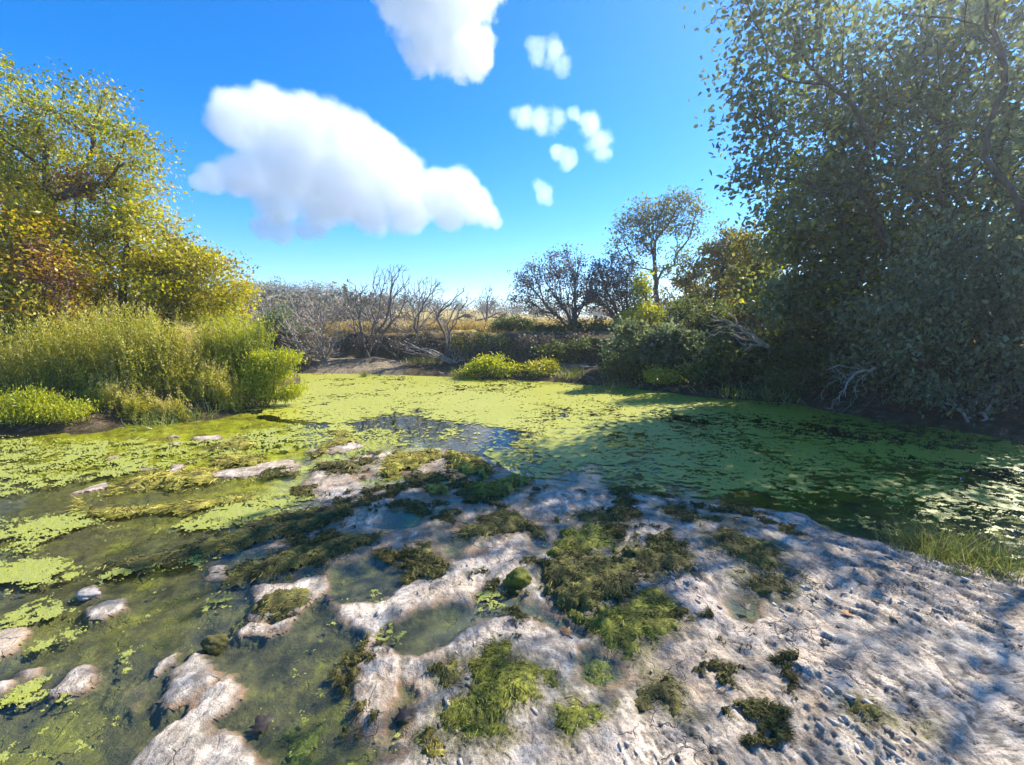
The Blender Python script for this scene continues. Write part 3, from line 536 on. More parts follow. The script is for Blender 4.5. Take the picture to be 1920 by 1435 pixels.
def stain_bed():                                    # the olive film that the mats leave on the stone round them
    me = bpy.data.objects['creek_bed'].data; co = np.empty(len(me.vertices) * 3, np.float32); me.vertices.foreach_get('co', co); X, Y = co[0::3].astype(float), co[1::3].astype(float)
    n = (fbm(X * 8, Y * 8, 611, 5, .65) - .5); st = np.zeros(len(X))
    for m in MATS:
        sc = np.clip(np.hypot(*gp(m[1]).mean(0)) * .3, .6, 2.5); st = np.maximum(st, sst(-.13 * sc, .02, sdf(gp(m[1], .02), X, Y, .6) + n * .3 * sc))
    a = me.attributes.new('stain', 'FLOAT', 'POINT'); a.data.foreach_set('value', st.astype(np.float32))
stain_bed()
def algae_crumbs():
    rng = np.random.default_rng(77); rows = np.linspace(1420, 848, 420); yy = G(np.full(rows.shape, CX), rows)[:, 1]; k = np.linspace(-0.62, 0.75, 620)
    Y, K = np.meshgrid(yy, k, indexing='ij'); X = K * Y; d = np.hypot(X, Y)
    z, rock, _, slab, s = bed_h(X, Y)
    n = 0.55 * fbm(X * 7, Y * 8, 401, 6, 0.7) + 0.45 * fbm(X * 2.2, Y * 2.2, 402, 3)
    e = n - 0.60 + 0.035 * sst(2.2, 3.4, Y) - 0.05 * slab; e[(s < -0.10) | (s > 0.8 + 0 * s)] = -1
    keep = (e > 0).ravel(); prof = np.sqrt(np.clip(e / 0.04, 0, 1)); f2 = fbm(X * 60, Y * 60, 403, 3)
    Z = np.maximum(z, -0.005) + prof * (0.004 + 0.03 * f2) - 0.006 * (1 - prof)
    fac = grid_faces(*X.shape); fac = fac[keep[fac].all(1)]; V = np.stack([X, Y, Z], -1).reshape(-1, 3)
    V, fac, at = compact(V, fac, {'var': np.clip(1.6 * (f2 - .35) + (rng.random(X.shape) - .5) * .3, 0, 1).ravel()})
    nb = 26000; P = V[rng.integers(0, len(V), nb)]; dd = np.hypot(P[:, 0], P[:, 1]); ang = fbm(P[:, 0] * 4, P[:, 1] * 4, 405, 3) * 9
    D = np.c_[np.cos(ang), np.sin(ang), np.zeros(nb)] + rng.normal(size=(nb, 3)) * .35; D[:, 2] = np.abs(D[:, 2]) * .4 + .03
    L = rng.uniform(.015, .04, nb) * np.clip(dd * .45, .8, 2.2); bv, bf = blades(rng, P, L, L * .06, D, bend=.9)
    o = mesh('algae_crumbs', np.vstack([V, bv]), np.vstack([fac[:, [0, 1, 2]], fac[:, [0, 2, 3]], bf + len(V)]), MAT['mat_dark'], attrs={'var': np.r_[at['var'], np.repeat(np.clip(rng.normal(.5, .28, nb), 0, 1), 5)]}, smooth=True)
    tag(o, 'scattered crumbs of dark algae over the limestone shelf', 'algae', kind='stuff')
algae_crumbs()
def rock_chips():
    rng = np.random.default_rng(88); n = 1900; Y = 1.2 + rng.random(n) ** 1.3 * 4; X = rng.uniform(-.5, 1.5, n) * Y
    z, rock, st, slab, s = bed_h(X, Y); m = (z > .02) & (s > .05) & (fbm(X * 1.7, Y * 1.7, 55, 3) + rng.normal(size=n) * .05 > .47); X, Y, z = X[m], Y[m], z[m]; n = len(X)
    L = rng.uniform(.008, .032, n) * (.8 + .3 * rng.random(n)); ang = math.atan2(DIRV[1], DIRV[0]) + rng.normal(size=n) * .5; k = 6
    a = np.arange(k) * 2 * math.pi / k; rad = rng.uniform(.55, 1.1, (n, k)); lx = np.cos(a) * rad * L[:, None]; ly = np.sin(a) * rad * L[:, None] * .42
    th = L * rng.uniform(.08, .2, n); tx = rng.normal(size=n) * .12; ty = np.abs(rng.normal(size=n)) * .15
    def ringz(off): return off + lx * tx[:, None] + ly * ty[:, None] + (lx ** 2) / L[:, None] * .12
    gx = X[:, None] + lx * np.cos(ang)[:, None] - ly * np.sin(ang)[:, None]; gy = Y[:, None] + lx * np.sin(ang)[:, None] + ly * np.cos(ang)[:, None]
    top = np.stack([gx, gy, z[:, None] + ringz(th[:, None] + .003)], -1); bot = np.stack([gx, gy, z[:, None] + ringz(.001) - .003], -1)
    V = np.concatenate([top, bot], 1).reshape(-1, 3); b = np.arange(n)[:, None] * 2 * k; F_ = []
    for i in range(1, k - 1): F_.append(b + [0, i, i + 1])
    for i in range(k): j = (i + 1) % k; F_.append(b + [i, k + i, k + j]); F_.append(b + [i, k + j, j])
    t = NT('limestone chips'); c = t.ramp(t.attr('var'), (0.0, (.10, .085, .065)), (.5, (.36, .31, .25)), (1.0, (.66, .57, .46))); nn = t.noise(90, 4, .6); t.pbr(c, .9, t.bump(nn, .6, .004), .2)
    o = mesh('limestone_chips', V, np.concatenate(F_), t.m, attrs={'var': np.repeat(rng.random(n), 2 * k)}); tag(o, 'loose curled flakes and chips scattered over the bare slab', 'rubble', kind='stuff')
rock_chips()

# ------------------------------------------------------------------ plants
def skeleton(rng, trunk, attr, step, stiff=0.6, jit=0.12, sag=0.0, BF=0.45):
    N = [np.array(p, float) for p in trunk]; PA = [-1] + list(range(len(trunk) - 1))
    D = [N[1] - N[0] if len(N) > 1 else np.array([0, 0, 1.0])] + [N[i] - N[i - 1] for i in range(1, len(N))]
    D = [d / (np.linalg.norm(d) + 1e-9) for d in D]
    cap = len(N) + len(attr) * 14; NA = np.zeros((cap, 3)); DA = np.zeros((cap, 3)); PL = np.zeros(cap); k = len(N); NA[:k] = N; DA[:k] = D
    for i in range(1, k): PL[i] = PL[i - 1] + np.linalg.norm(NA[i] - NA[i - 1])
    order = np.argsort(np.linalg.norm(attr - NA[0], axis=1)); tips = []
    for ai in order:
        a = attr[ai]; v = a - NA[:k]; dist = np.linalg.norm(v, axis=1) + 1e-6
        cs = (v * DA[:k]).sum(1) / dist; j = int(np.argmin(dist * (1 + stiff * (1 - cs)) + BF * PL[:k]))
        L = dist[j]; n = int(np.clip(math.ceil(L / step), 1, 13))
        if k + n >= cap: break
        p0 = NA[j].copy(); ctrl = p0 + DA[j] * L * 0.35 + rng.normal(size=3) * jit * L * .7; prev = j
        for i in range(1, n + 1):
            s = i / n; q = (1 - s) ** 2 * p0 + 2 * s * (1 - s) * ctrl + s * s * a
            if i < n: q = q + rng.normal(size=3) * jit * 0.35 * L / n
            q[2] -= sag * math.sin(math.pi * s) * L
            dd = q - NA[prev]; NA[k] = q; DA[k] = dd / (np.linalg.norm(dd) + 1e-9); PL[k] = PL[prev] + np.linalg.norm(dd); PA.append(prev); prev = k; k += 1
        tips.append(k - 1)
    return NA[:k], np.array(PA), DA[:k], np.array(tips)
def radii(PA, r0, p, rmax):
    n = len(PA); acc = np.zeros(n); r = np.zeros(n); main = np.full(n, -1); best = np.zeros(n)
    for i in range(n - 1, -1, -1):
        r[i] = max(r0, acc[i] ** (1 / p)); q = PA[i]
        if q >= 0:
            acc[q] += r[i] ** p
            if r[i] > best[q]: best[q] = r[i]; main[q] = i
    if r[0] > 0: r = r0 + (r - r0) * min(1e9, (rmax - r0) / max(r[0] - r0, 1e-6)) if rmax else r
    return r, main
def tubes(NA, PA, DA, r, main, sel, k):
    i = np.where(sel)[0]; i = i[PA[i] >= 0]
    if not len(i): return np.zeros((0, 3)), np.zeros((0, 4), int)
    q = PA[i]; ism = main[q] == i
    d1 = DA[i].copy(); m = main[i]; has = m >= 0; d1[has] = d1[has] + DA[m[has]]
    dq = DA[q].copy(); mq = main[q]; dq = dq + np.where((mq >= 0)[:, None], DA[np.maximum(mq, 0)], 0)
    d0 = np.where(ism[:, None], dq, DA[i]); ra = np.where(ism, r[q], np.minimum(r[q], r[i] * 1.25)); rb = r[i]
    def ring(c, d, rad):
        d = d / (np.linalg.norm(d, axis=1, keepdims=True) + 1e-9)
        u = np.cross(d, np.array([0.31, 0.83, 0.21])); u /= np.linalg.norm(u, axis=1, keepdims=True) + 1e-9; v = np.cross(d, u)
        a = np.arange(k) * 2 * math.pi / k
        return c[:, None] + rad[:, None, None] * (np.cos(a)[None, :, None] * u[:, None] + np.sin(a)[None, :, None] * v[:, None])
    A = ring(NA[q], d0, ra); B = ring(NA[i], d1, rb); V = np.concatenate([A, B], 1).reshape(-1, 3)
    b = np.arange(len(i))[:, None, None] * 2 * k; s = np.arange(k)[None, :, None]; s2 = (s + 1) % k
    Fc = np.concatenate([b + s, b + s2, b + k + s2, b + k + s], 2).reshape(-1, 4)
    return V, Fc
def leaves(rng, C, size, n_per, spread, upbias=0.5, aspect=0.55, fold=0.25, oval=False, droop=0.0):
    CN = rng.normal(size=C.shape); CN[:, 2] = np.abs(CN[:, 2]) * .6 + upbias; CN /= np.linalg.norm(CN, axis=1, keepdims=True)
    C = np.repeat(C, n_per, 0); CN = np.repeat(CN, n_per, 0); n = len(C)
    P = C + rng.normal(size=(n, 3)) * spread * [1.1, 1.1, 0.62]
    N = rng.normal(size=(n, 3)) * .55 + CN; N /= np.linalg.norm(N, axis=1, keepdims=True)
    A = np.cross(N, rng.normal(size=(n, 3))); A[:, 2] -= droop; A /= np.linalg.norm(A, axis=1, keepdims=True) + 1e-9
    S = np.cross(N, A); L = (size * rng.uniform(0.5, 1.5, n))[:, None]; W = L * aspect
    mid = P + A * L * 0.45
    if oval:
        lo, hi = P + A * L * 0.22, P + A * L * 0.66; q = N * L * fold * 0.35
        V = np.stack([P, lo + S * W * 0.46 + q, hi + S * W * 0.36 + q, P + A * L - N * L * 0.12, hi - S * W * 0.36 + q, lo - S * W * 0.46 + q], 1).reshape(-1, 3)
        i = np.arange(n)[:, None] * 6
        return V, np.concatenate([i + [0, 1, 2], i + [0, 2, 3], i + [0, 3, 4], i + [0, 4, 5]], 0).reshape(-1, 3), n
    V = np.stack([P, mid + S * W * 0.5 + N * L * fold * 0.4, P + A * L, mid - S * W * 0.5 + N * L * fold * 0.4], 1).reshape(-1, 3)
    i = np.arange(n)[:, None] * 4
    return V, np.concatenate([i + [0, 1, 2], i + [0, 2, 3]], 0).reshape(-1, 3), n
def blob_points(rng, blobs, D, n, surf=0.55, flat=1.0, zmin=None):
    out = []; ar = np.array([b[2] ** 2 for b in blobs], float); ar /= ar.sum()
    for b, f in zip(blobs, ar):
        d = b[3] if len(b) > 3 else D; c = AT(b[0], b[1], d); r = b[2] * d / F
        m = max(3, int(round(n * f))); v = rng.normal(size=(m, 3)); v /= np.linalg.norm(v, axis=1, keepdims=True)
        rad = rng.random(m) ** surf
        out.append(c + v * (rad * r)[:, None] * [1, flat, 1])
    P = np.vstack(out)
    if zmin is not None: P[:, 2] = np.maximum(P[:, 2], zmin + rng.random(len(P)) * 0.2)
    return P
def plant(name, label, cat, px, D, blobs, n_attr, leaf=None, bark='bark', leafsize=0.06, per=10, spread=0.12, r0=0.004, rmax=0.12, step=0.3, stiff=0.6, jit=0.12, group=None,
          trunk=None, stems=1, up=0.5, aspect=0.55, surf=0.55, flat=1.0, droop=0.0, thin=0.012, xz=None, sag=0.0, along=0, oval=False, bf=0.45, singles=0, pp=1.9, varc=0.5):
    rng = np.random.default_rng(nseed())
    if xz is None: p = AT(px, 700, D); bx, by = p[0], p[1]
    else: bx, by = xz
    b = np.array([bx, by, gz(bx, by) - 0.05]) if gz(bx, by) > -0.02 else np.array([bx, by, -0.05])
    A = blob_points(rng, blobs, D, n_attr, surf, flat, zmin=b[2] + 0.08)
    root = thing(name, label, cat, b, group)
    parts = []
    if stems == 1:
        tp = [b] + ([np.array(AT(q[0], q[1], q[2] if len(q) > 2 else by)) for q in trunk] if trunk else [b + (A.mean(0) - b) * 0.35 + [0, 0, 0.2]])
        dense = []
        for a0, a1 in zip(tp[:-1], tp[1:]):
            m = max(1, int(np.linalg.norm(a1 - a0) / step))
            for s in range(m): dense.append(a0 + (a1 - a0) * s / m + rng.normal(size=3) * 0.02 * (1 if s else 0))
        dense.append(tp[-1]); parts.append((dense, A))
    else:
        ang = np.arctan2(A[:, 1] - b[1], A[:, 0] - b[0]); lab = rng.integers(0, stems, len(A))
        cent = A[rng.integers(0, len(A), stems)]
        lab = np.argmin(np.linalg.norm((A[:, None] - cent[None]) * [1, 1, 0.5], axis=2), 1)
        for s in range(stems):
            As = A[lab == s]
            if not len(As): continue
            bb = b + np.r_[rng.normal(size=2) * 0.06 * min(3, D * 0.1), 0]; parts.append(([bb, bb + (As.mean(0) - bb) * 0.3 + [0, 0, 0.05]], As))
    Vt, Ft, Vb, Fb, tipsP = [], [], [], [], []; nt_ = nb_ = 0
    for tr, As in parts:
        NA, PA, DA, tips = skeleton(rng, tr, As, step, stiff, jit, sag, bf); r, main = radii(PA, r0, pp, rmax)
        v, f = tubes(NA, PA, DA, r, main, r > thin, 7); Vt.append(v); Ft.append(f + nt_); nt_ += len(v)
        v, f = tubes(NA, PA, DA, r, main, r <= thin, 3); Vb.append(v); Fb.append(f + nb_); nb_ += len(v)
        tipsP.append(NA[tips])
        if along: w_ = np.where(r <= thin * 0.8)[0]; tipsP.append(NA[w_[rng.random(len(w_)) < along]])
    Vt = np.vstack(Vt); Ft = np.vstack(Ft); Vb = np.vstack(Vb); Fb = np.vstack(Fb)
    if len(Ft): mesh('trunk' if stems == 1 else 'stems', Vt - b, Ft, MAT[bark], root, smooth=True)
    if len(Fb): tag(mesh('branches', Vb - b, Fb, MAT[bark], root, smooth=True), kind='stuff')
    if leaf:
        C = np.vstack(tipsP)
        if singles:                                   # the leaves that show largest are parts of their own
            nm = leaf[0][0] if isinstance(leaf, list) else leaf; protos = []
            for q in range(6):
                w_ = .5 * aspect * rng.uniform(.85, 1.15); b_ = rng.uniform(-.12, .12); PV = [(0, 0, 0), (w_ * .8, .2, .06), (w_, .45, .08), (w_ * .6, .75, .05), (0, 1, -.1 + b_), (-w_ * .6, .75, .05), (-w_, .45, .08), (-w_ * .8, .2, .06), (0, .45, 0)]
                PF = [(8, i_, (i_ + 1) % 8) for i_ in range(8)]; po = mesh('leaf', PV, PF, MAT[nm], attrs={'var': np.full(9, q / 6 + .1)}); protos.append(po.data); bpy.data.objects.remove(po)
            u_ = CX + F * C[:, 0] / C[:, 1]; v_ = 600 - F * (C[:, 2] - CAM_H) / C[:, 1]; vis = np.where((u_ > 0) & (u_ < 1920) & (v_ > 0) & (v_ < 800))[0]
            near = vis[np.argsort(C[vis, 1])[:max(1, singles // 2)]]
            for q in range(singles):
                p_ = C[near[q % len(near)]] + rng.normal(size=3) * spread * .8 - b; lo = bpy.data.objects.new('leaf', protos[q % 6]); COL.objects.link(lo); lo.parent = root
                lo.location = p_; lo.rotation_euler = (rng.uniform(-1.2, 1.0), rng.uniform(-.8, .8), rng.uniform(0, 6.28)); lo.scale = [leafsize * rng.uniform(.9, 1.5)] * 3
        sets = leaf if isinstance(leaf, list) else [(leaf, 1.0)]
        cl = np.clip(rng.normal(varc, 0.2, len(C)), 0, 1); pickset = rng.random(len(C)); acc = 0
        for nm, fr in sets:
            m = (pickset >= acc) & (pickset < acc + fr); acc += fr
            if not m.any(): continue
            V, f, n = leaves(rng, C[m], leafsize, per, spread, up, aspect, droop=droop, oval=oval)
            var = np.clip(np.repeat(cl[m], per) + rng.normal(size=n) * 0.16, 0, 1)
            o = mesh('crown' if cat == 'tree' else 'foliage', V - b, f, MAT[nm], root, attrs={'var': np.repeat(var, 6 if oval else 4)}); o['kind'] = 'stuff'
    return root

# --- left bank trees
plant('oak_tree', 'tallest leafy tree at the left edge with open golden crown and dark limbs', 'tree', 60, 9.5,
      [(40, 185, 60), (110, 215, 70), (180, 235, 60), (245, 255, 45), (280, 300, 32), (20, 270, 80), (100, 300, 70), (190, 315, 70), (235, 340, 50), (-60, 240, 120), (60, 380, 80)], 125, [('leaf_yellow', .7), ('leaf_olive', .3)],
      trunk=[(70, 500), (88, 360), (85, 300)], rmax=0.17, r0=.006, bf=.3, leafsize=0.072, per=145, spread=0.21, varc=.5)
plant('oak_tree', 'broad yellow green tree in the middle of the left bank', 'tree', 230, 9.8,
      [(250, 390, 60), (200, 440, 80), (280, 440, 70), (320, 480, 60), (240, 500, 90), (160, 480, 70), (300, 550, 70), (180, 560, 80)], 150, [('leaf_yellow', .85), ('leaf_olive', .15)],
      trunk=[(225, 600), (235, 480)], rmax=0.13, leafsize=0.072, per=120, spread=0.19, varc=.55)
plant('oak_tree', 'low spreading tree with arched dark limbs at the right end of the left bank', 'tree', 318, 10.5,
      [(360, 470, 40), (395, 495, 40), (360, 520, 60), (420, 540, 40), (400, 570, 40), (340, 560, 50), (455, 555, 26), (310, 520, 50), (440, 590, 20)], 105, [('leaf_yellow', .9), ('leaf_olive', .1)],
      trunk=[(312, 620), (330, 540)], rmax=0.12, leafsize=0.072, per=145, spread=0.2, varc=.62)
plant('oak_tree', 'orange yellow tree hard against the left edge', 'tree', 20, 8.6,
      [(30, 400, 50), (70, 430, 50), (30, 470, 80), (100, 500, 60), (50, 560, 90), (-80, 450, 130), (110, 580, 50)], 140, [('leaf_orange', .75), ('leaf_yellow', .25)], trunk=[(15, 560), (20, 480)], rmax=0.11, leafsize=0.072, per=145, spread=0.2)
plant('vine_tangle', 'reddish brown vine tangle in the crown of the tallest left tree', 'vine', 150, 9.2, [(140, 330, 20), (165, 350, 18), (185, 335, 14), (120, 350, 14), (150, 365, 14)], 34, 'leaf_red', bark='bark_mid', trunk=[(120, 520), (140, 420), (150, 350)], rmax=0.02, leafsize=0.072, per=22, spread=0.14)
plant('vine_tangle', 'grey brown bare vine thicket between the left trees', 'vine', 95, 8.4, [(70, 470, 40), (100, 520, 45), (115, 560, 30)], 105, 'leaf_red', bark='bark_mid', rmax=0.03, leafsize=0.072, per=9, spread=0.1, stems=3, jit=.25)
plant('olive_tree', 'dull olive tree filling the gap behind the tallest left tree', 'tree', 120, 11.0, [(60, 360, 90), (150, 380, 80), (120, 460, 100), (30, 460, 100), (230, 560, 100), (120, 580, 120), (340, 590, 60)], 150, 'leaf_olive', rmax=0.14, leafsize=0.075, per=110, spread=0.21, varc=.4)
def bushy(lab, px, D, bl, lf, n, per, ls):
    plant('bush', lab, 'bush', px, D, bl, n, lf, bark='stem', leafsize=ls * 1.05, per=per, spread=0.085, r0=.003, rmax=.012, stems=9, up=.25, aspect=.3, step=.25, droop=-.9, surf=.4)
def weed(lab, px, D, bl, lf, n, per, ls):            # many upright stems with narrow leaves and a pale plume
    rng = np.random.default_rng(nseed()); b = AT(px, 700, D); b[2] = max(0, gz(b[0], b[1]))
    T = blob_points(rng, bl, D, int(n * 2.2), .5, .9); T[:, 2] += np.abs(rng.normal(size=len(T))) * .12; n = len(T)
    B = T.copy(); B[:, :2] += rng.normal(size=(n, 2)) * .12; gzv = ground_h(B[:, 0], B[:, 1]); B[:, 2] = np.maximum(gzv, 0) - .03; T[:, 2] = np.maximum(T[:, 2], B[:, 2] + .12)
    H = T - B; Ln = np.linalg.norm(H, axis=1); lean = rng.normal(size=(n, 3)) * .10 * Ln[:, None]; lean[:, 2] = 0
    root = thing('weed_shrub', lab, 'weeds', b, 'weeds on the left bank') if 'willow' not in lab else thing('willow_bush', lab, 'bush', b)
    def at(i, t): return B[i] + H[i] * t[:, None] + lean[i] * (t * t)[:, None]
    ii = np.arange(n); k = 4; segs = []; Vs = []; off = 0
    for q in range(k):
        t0 = np.full(n, q / k); t1 = np.full(n, (q + 1) / k); a0, a1 = at(ii, t0), at(ii, t1); d = a1 - a0
        sd_ = np.cross(d, rng.normal(size=(n, 3))); sd_ /= np.linalg.norm(sd_, axis=1, keepdims=True) + 1e-9; w_ = .0035 * (1 - .7 * q / k)
        Vs.append(np.stack([a0 - sd_ * w_, a0 + sd_ * w_, a1 + sd_ * w_ * .8, a1 - sd_ * w_ * .8], 1).reshape(-1, 3)); segs.append(np.arange(n)[:, None] * 4 + [0, 1, 2, 3] + off); off += 4 * n
    tag(mesh('stems', np.vstack(Vs) - b, np.vstack(segs), MAT['stem'], root), kind='stuff')
    cl = np.clip(.45 + .6 * (fbm(T[:, 0] * 1.8, T[:, 2] * 1.8 + T[:, 1], 7, 3) - .5) * 2 + rng.normal(size=n) * .12, 0, 1)
    m = int(per * .55); i1 = np.repeat(ii, m); tt = rng.uniform(.15, 1, len(i1)) ** .7; P = at(i1, tt); d = H[i1] / Ln[i1][:, None] * .8 + rng.normal(size=(len(i1), 3)) * .55; d[:, 2] = np.abs(d[:, 2])
    L = ls * rng.uniform(.7, 1.7, len(i1)) * (1.25 - .6 * tt); V1, F1 = blades(rng, P, L, L * .2, d, bend=1.4); v1 = np.clip(cl[i1] + rng.normal(size=len(i1)) * .15 - .1, 0, 1)
    i2 = np.repeat(ii, 10); t2 = rng.uniform(.9, 1.08, len(i2)); P = at(i2, t2) + rng.normal(size=(len(i2), 3)) * .018; d = H[i2] / Ln[i2][:, None] + rng.normal(size=(len(i2), 3)) * .5
    L = np.full(len(i2), ls * .7); V2, F2 = blades(rng, P, L, L * .25, d, bend=.8); v2 = np.clip(cl[i2] + .22 + rng.normal(size=len(i2)) * .12, 0, 1)
    o = mesh('foliage', np.vstack([V1, V2]) - b, np.vstack([F1, F2 + len(V1)]), MAT[lf], root, attrs={'var': np.repeat(np.r_[v1, v2], 5)}); o['kind'] = 'stuff'
# --- left bank weeds and shrubs
for lab, px, D, bl, lf, n, per, ls in (
 ('tall feathery pale weeds at the left edge under the orange tree', 40, 7.6, [(40, 660, 60), (100, 650, 55), (-20, 680, 70), (60, 720, 60)], 'leaf_weed', 330, 40, .06),
 ('tall feathery weeds below the middle tree of the left bank', 190, 7.7, [(170, 640, 55), (230, 640, 60), (150, 700, 60), (220, 710, 60), (280, 650, 50)], 'leaf_weed', 340, 40, .06),
 ('grey green weed thicket between the two tall weed stands', 120, 8.3, [(110, 620, 50), (180, 610, 40), (60, 620, 50), (260, 610, 40)], 'leaf_weed', 200, 40, .06),
 ('tall pale weeds with drying tips left of the bright bush', 310, 8.0, [(300, 650, 50), (330, 700, 55), (290, 730, 45), (360, 740, 40), (340, 640, 35)], 'leaf_weed', 300, 40, .06),
 ('bright lime green willow bush at the tip of the left bank', 415, 8.6, [(400, 635, 32), (430, 620, 30), (460, 640, 34), (480, 625, 20), (420, 670, 40), (465, 680, 35), (385, 665, 30)], 'leaf_bright', 320, 44, .06),
 ('rounded green bush leaning over the water at the tip of the left bank', 495, 8.4, [(490, 685, 22), (520, 672, 16), (550, 676, 10), (475, 715, 28), (505, 708, 22), (535, 700, 14), (500, 738, 18), (545, 738, 14), (525, 745, 10), (555, 725, 9)], 'leaf_bright', 300, 40, .06),
 ('dry straw coloured weeds at the waterline right of the pale weeds', 410, 7.9, [(400, 720, 30), (430, 740, 26), (370, 755, 24), (440, 765, 14)], 'leaf_weed', 200, 40, .05),
 ('low mounded yellow green bush at the left edge of the water', 60, 6.6, [(40, 775, 34), (90, 775, 34), (140, 785, 22), (0, 780, 40), (60, 760, 30)], 'leaf_bright', 300, 50, .045),
 ('low straw and green weeds along the left waterline', 250, 7.2, [(210, 750, 30), (260, 765, 26), (300, 770, 20), (180, 770, 22), (330, 770, 16)], 'leaf_weed', 220, 40, .045)):
    (weed if lf == 'leaf_weed' or 'willow' in lab else bushy)(lab, px, D, bl, lf, n, per, ls)
# --- far bank: bare trees and thickets
for lab, px, D, bl, n, st, tr in (
 ('bare grey tree with forked stems, tallest on the far bank', 700, 15.5, [(735, 530, 35), (720, 520, 27), (750, 515, 24), (705, 560, 30), (760, 550, 24), (730, 580, 27), (700, 600, 19)], 336, 3, None),
 ('bare grey tree with a low splayed fork left of the tallest', 688, 15.2, [(660, 555, 24), (645, 580, 16), (680, 550, 22), (668, 600, 22), (640, 545, 11), (655, 530, 8)], 178, 2, None),
 ('bare tree with a dense twiggy crown right of the tallest', 782, 15.8, [(785, 550, 35), (810, 540, 30), (770, 570, 30), (800, 580, 30), (820, 530, 14), (775, 600, 24)], 336, 1, [(783, 620), (785, 590)]),
 ('slender bare sapling pair leaning over the sand ledge', 838, 14.6, [(830, 590, 22), (855, 575, 27), (870, 545, 14), (820, 570, 19), (845, 600, 19), (880, 560, 11)], 178, 2, None),
 ('small pale sapling standing alone in the yellow field', 912, 20.0, [(910, 555, 19), (925, 560, 16), (905, 575, 16), (918, 540, 11)], 138, 1, [(913, 585), (914, 570)])):
    plant('bare_tree', lab, 'tree', px, D, bl, n, None, bark='bark_mid', rmax=0.05 if st == 1 else .04, r0=.0085, stems=st, trunk=tr, leafsize=.05, per=2, spread=.08, step=.25, stiff=1.0, jit=.09, bf=.5, thin=.02, group='bare trees on the far bank')
for lab, px, D, bl, n in (
 ('wide grey leafless thicket sprawling down the far bank on the left', 610, 14.6, [(560, 610, 40), (600, 600, 40), (560, 650, 40), (610, 640, 40), (640, 620, 26), (540, 640, 30), (580, 670, 26)], 420),
 ('tall pale leafless thicket left of the bare trees', 600, 17.5, [(580, 580, 40), (620, 585, 36), (650, 575, 30), (540, 590, 36), (600, 610, 40)], 420),
 ('smoky grey leafless thicket behind the bright bush', 520, 17.0, [(500, 580, 30), (470, 590, 40), (540, 580, 30), (580, 580, 30), (410, 590, 40), (620, 580, 26)], 300),
 ('bare purple grey thicket under the dense twiggy tree', 770, 16.4, [(740, 610, 26), (790, 610, 26), (680, 590, 26), (700, 620, 26), (830, 615, 20)], 220),
 ('tangle of dead stalks hanging over the far sand ledge', 855, 14.0, [(850, 655, 14), (870, 665, 16), (800, 660, 14), (760, 650, 14), (830, 670, 12)], 110)):
    plant('bare_thicket', lab, 'thicket', px, D, bl, n, 'leaf_brown', bark='bark_pale', rmax=.02, r0=.009, stems=10, leafsize=.06, per=4, spread=.1, step=.3, stiff=1.0, jit=.16, bf=.6, thin=.012, group='leafless thickets on the far bank')
plant('bush', 'dark green cedar bush between the lime bush and the grey thicket', 'bush', 535, 15.5, [(520, 600, 30), (530, 640, 34), (500, 640, 30), (545, 670, 20)], 160, 'leaf_dark', leafsize=.10, per=22, spread=.14, rmax=.05, stems=3)
# --- far right: leafy tree, big bare bushes, brush
plant('round_tree', 'solitary tree with rounded open crown rising over the far right bank', 'tree', 1235, 17.0,
      [(1185, 415, 26), (1165, 430, 16), (1215, 400, 26), (1250, 400, 24), (1285, 380, 22), (1260, 375, 16), (1305, 395, 14), (1230, 430, 26), (1270, 430, 20), (1200, 450, 18), (1290, 440, 12), (1175, 480, 14), (1190, 500, 12), (1275, 475, 18), (1255, 510, 14), (1215, 470, 16), (1160, 455, 14), (1300, 425, 13), (1230, 505, 12)], 190, [('leaf_mid', .7), ('leaf_olive', .3)],
      trunk=[(1232, 560), (1228, 500), (1228, 460)], rmax=.10, r0=.009, leafsize=.10, per=34, spread=.2, thin=.03)
for lab, px, D, bl, n, lf, per in (
 ('big leafless bush fanning out left of the solitary tree', 1070, 15.8, [(990, 530, 36), (1010, 560, 36), (1040, 510, 40), (1075, 520, 40), (1100, 560, 36), (1050, 570, 40), (965, 560, 16), (1060, 472, 14), (1000, 500, 16), (1090, 488, 12), (1030, 482, 8), (968, 535, 10), (1115, 520, 20), (1080, 465, 6)], 800, 'leaf_brown', 9),
 ('reddish leafless bush at the foot of the solitary tree', 1165, 16.0, [(1130, 530, 34), (1160, 510, 36), (1150, 560, 36), (1190, 540, 34), (1120, 500, 16), (1180, 580, 30), (1150, 478, 10), (1185, 495, 10), (1110, 560, 24), (1210, 560, 20)], 700, 'leaf_brown', 12)):
    plant('bare_bush', lab, 'bush', px, D, bl, n, lf, bark='bark_mid', rmax=.05, r0=.009, stems=5, leafsize=.075, per=per, spread=.1, step=.3, stiff=1.0, jit=.12, bf=.6, thin=.016, group='leafless bushes on the far right bank')
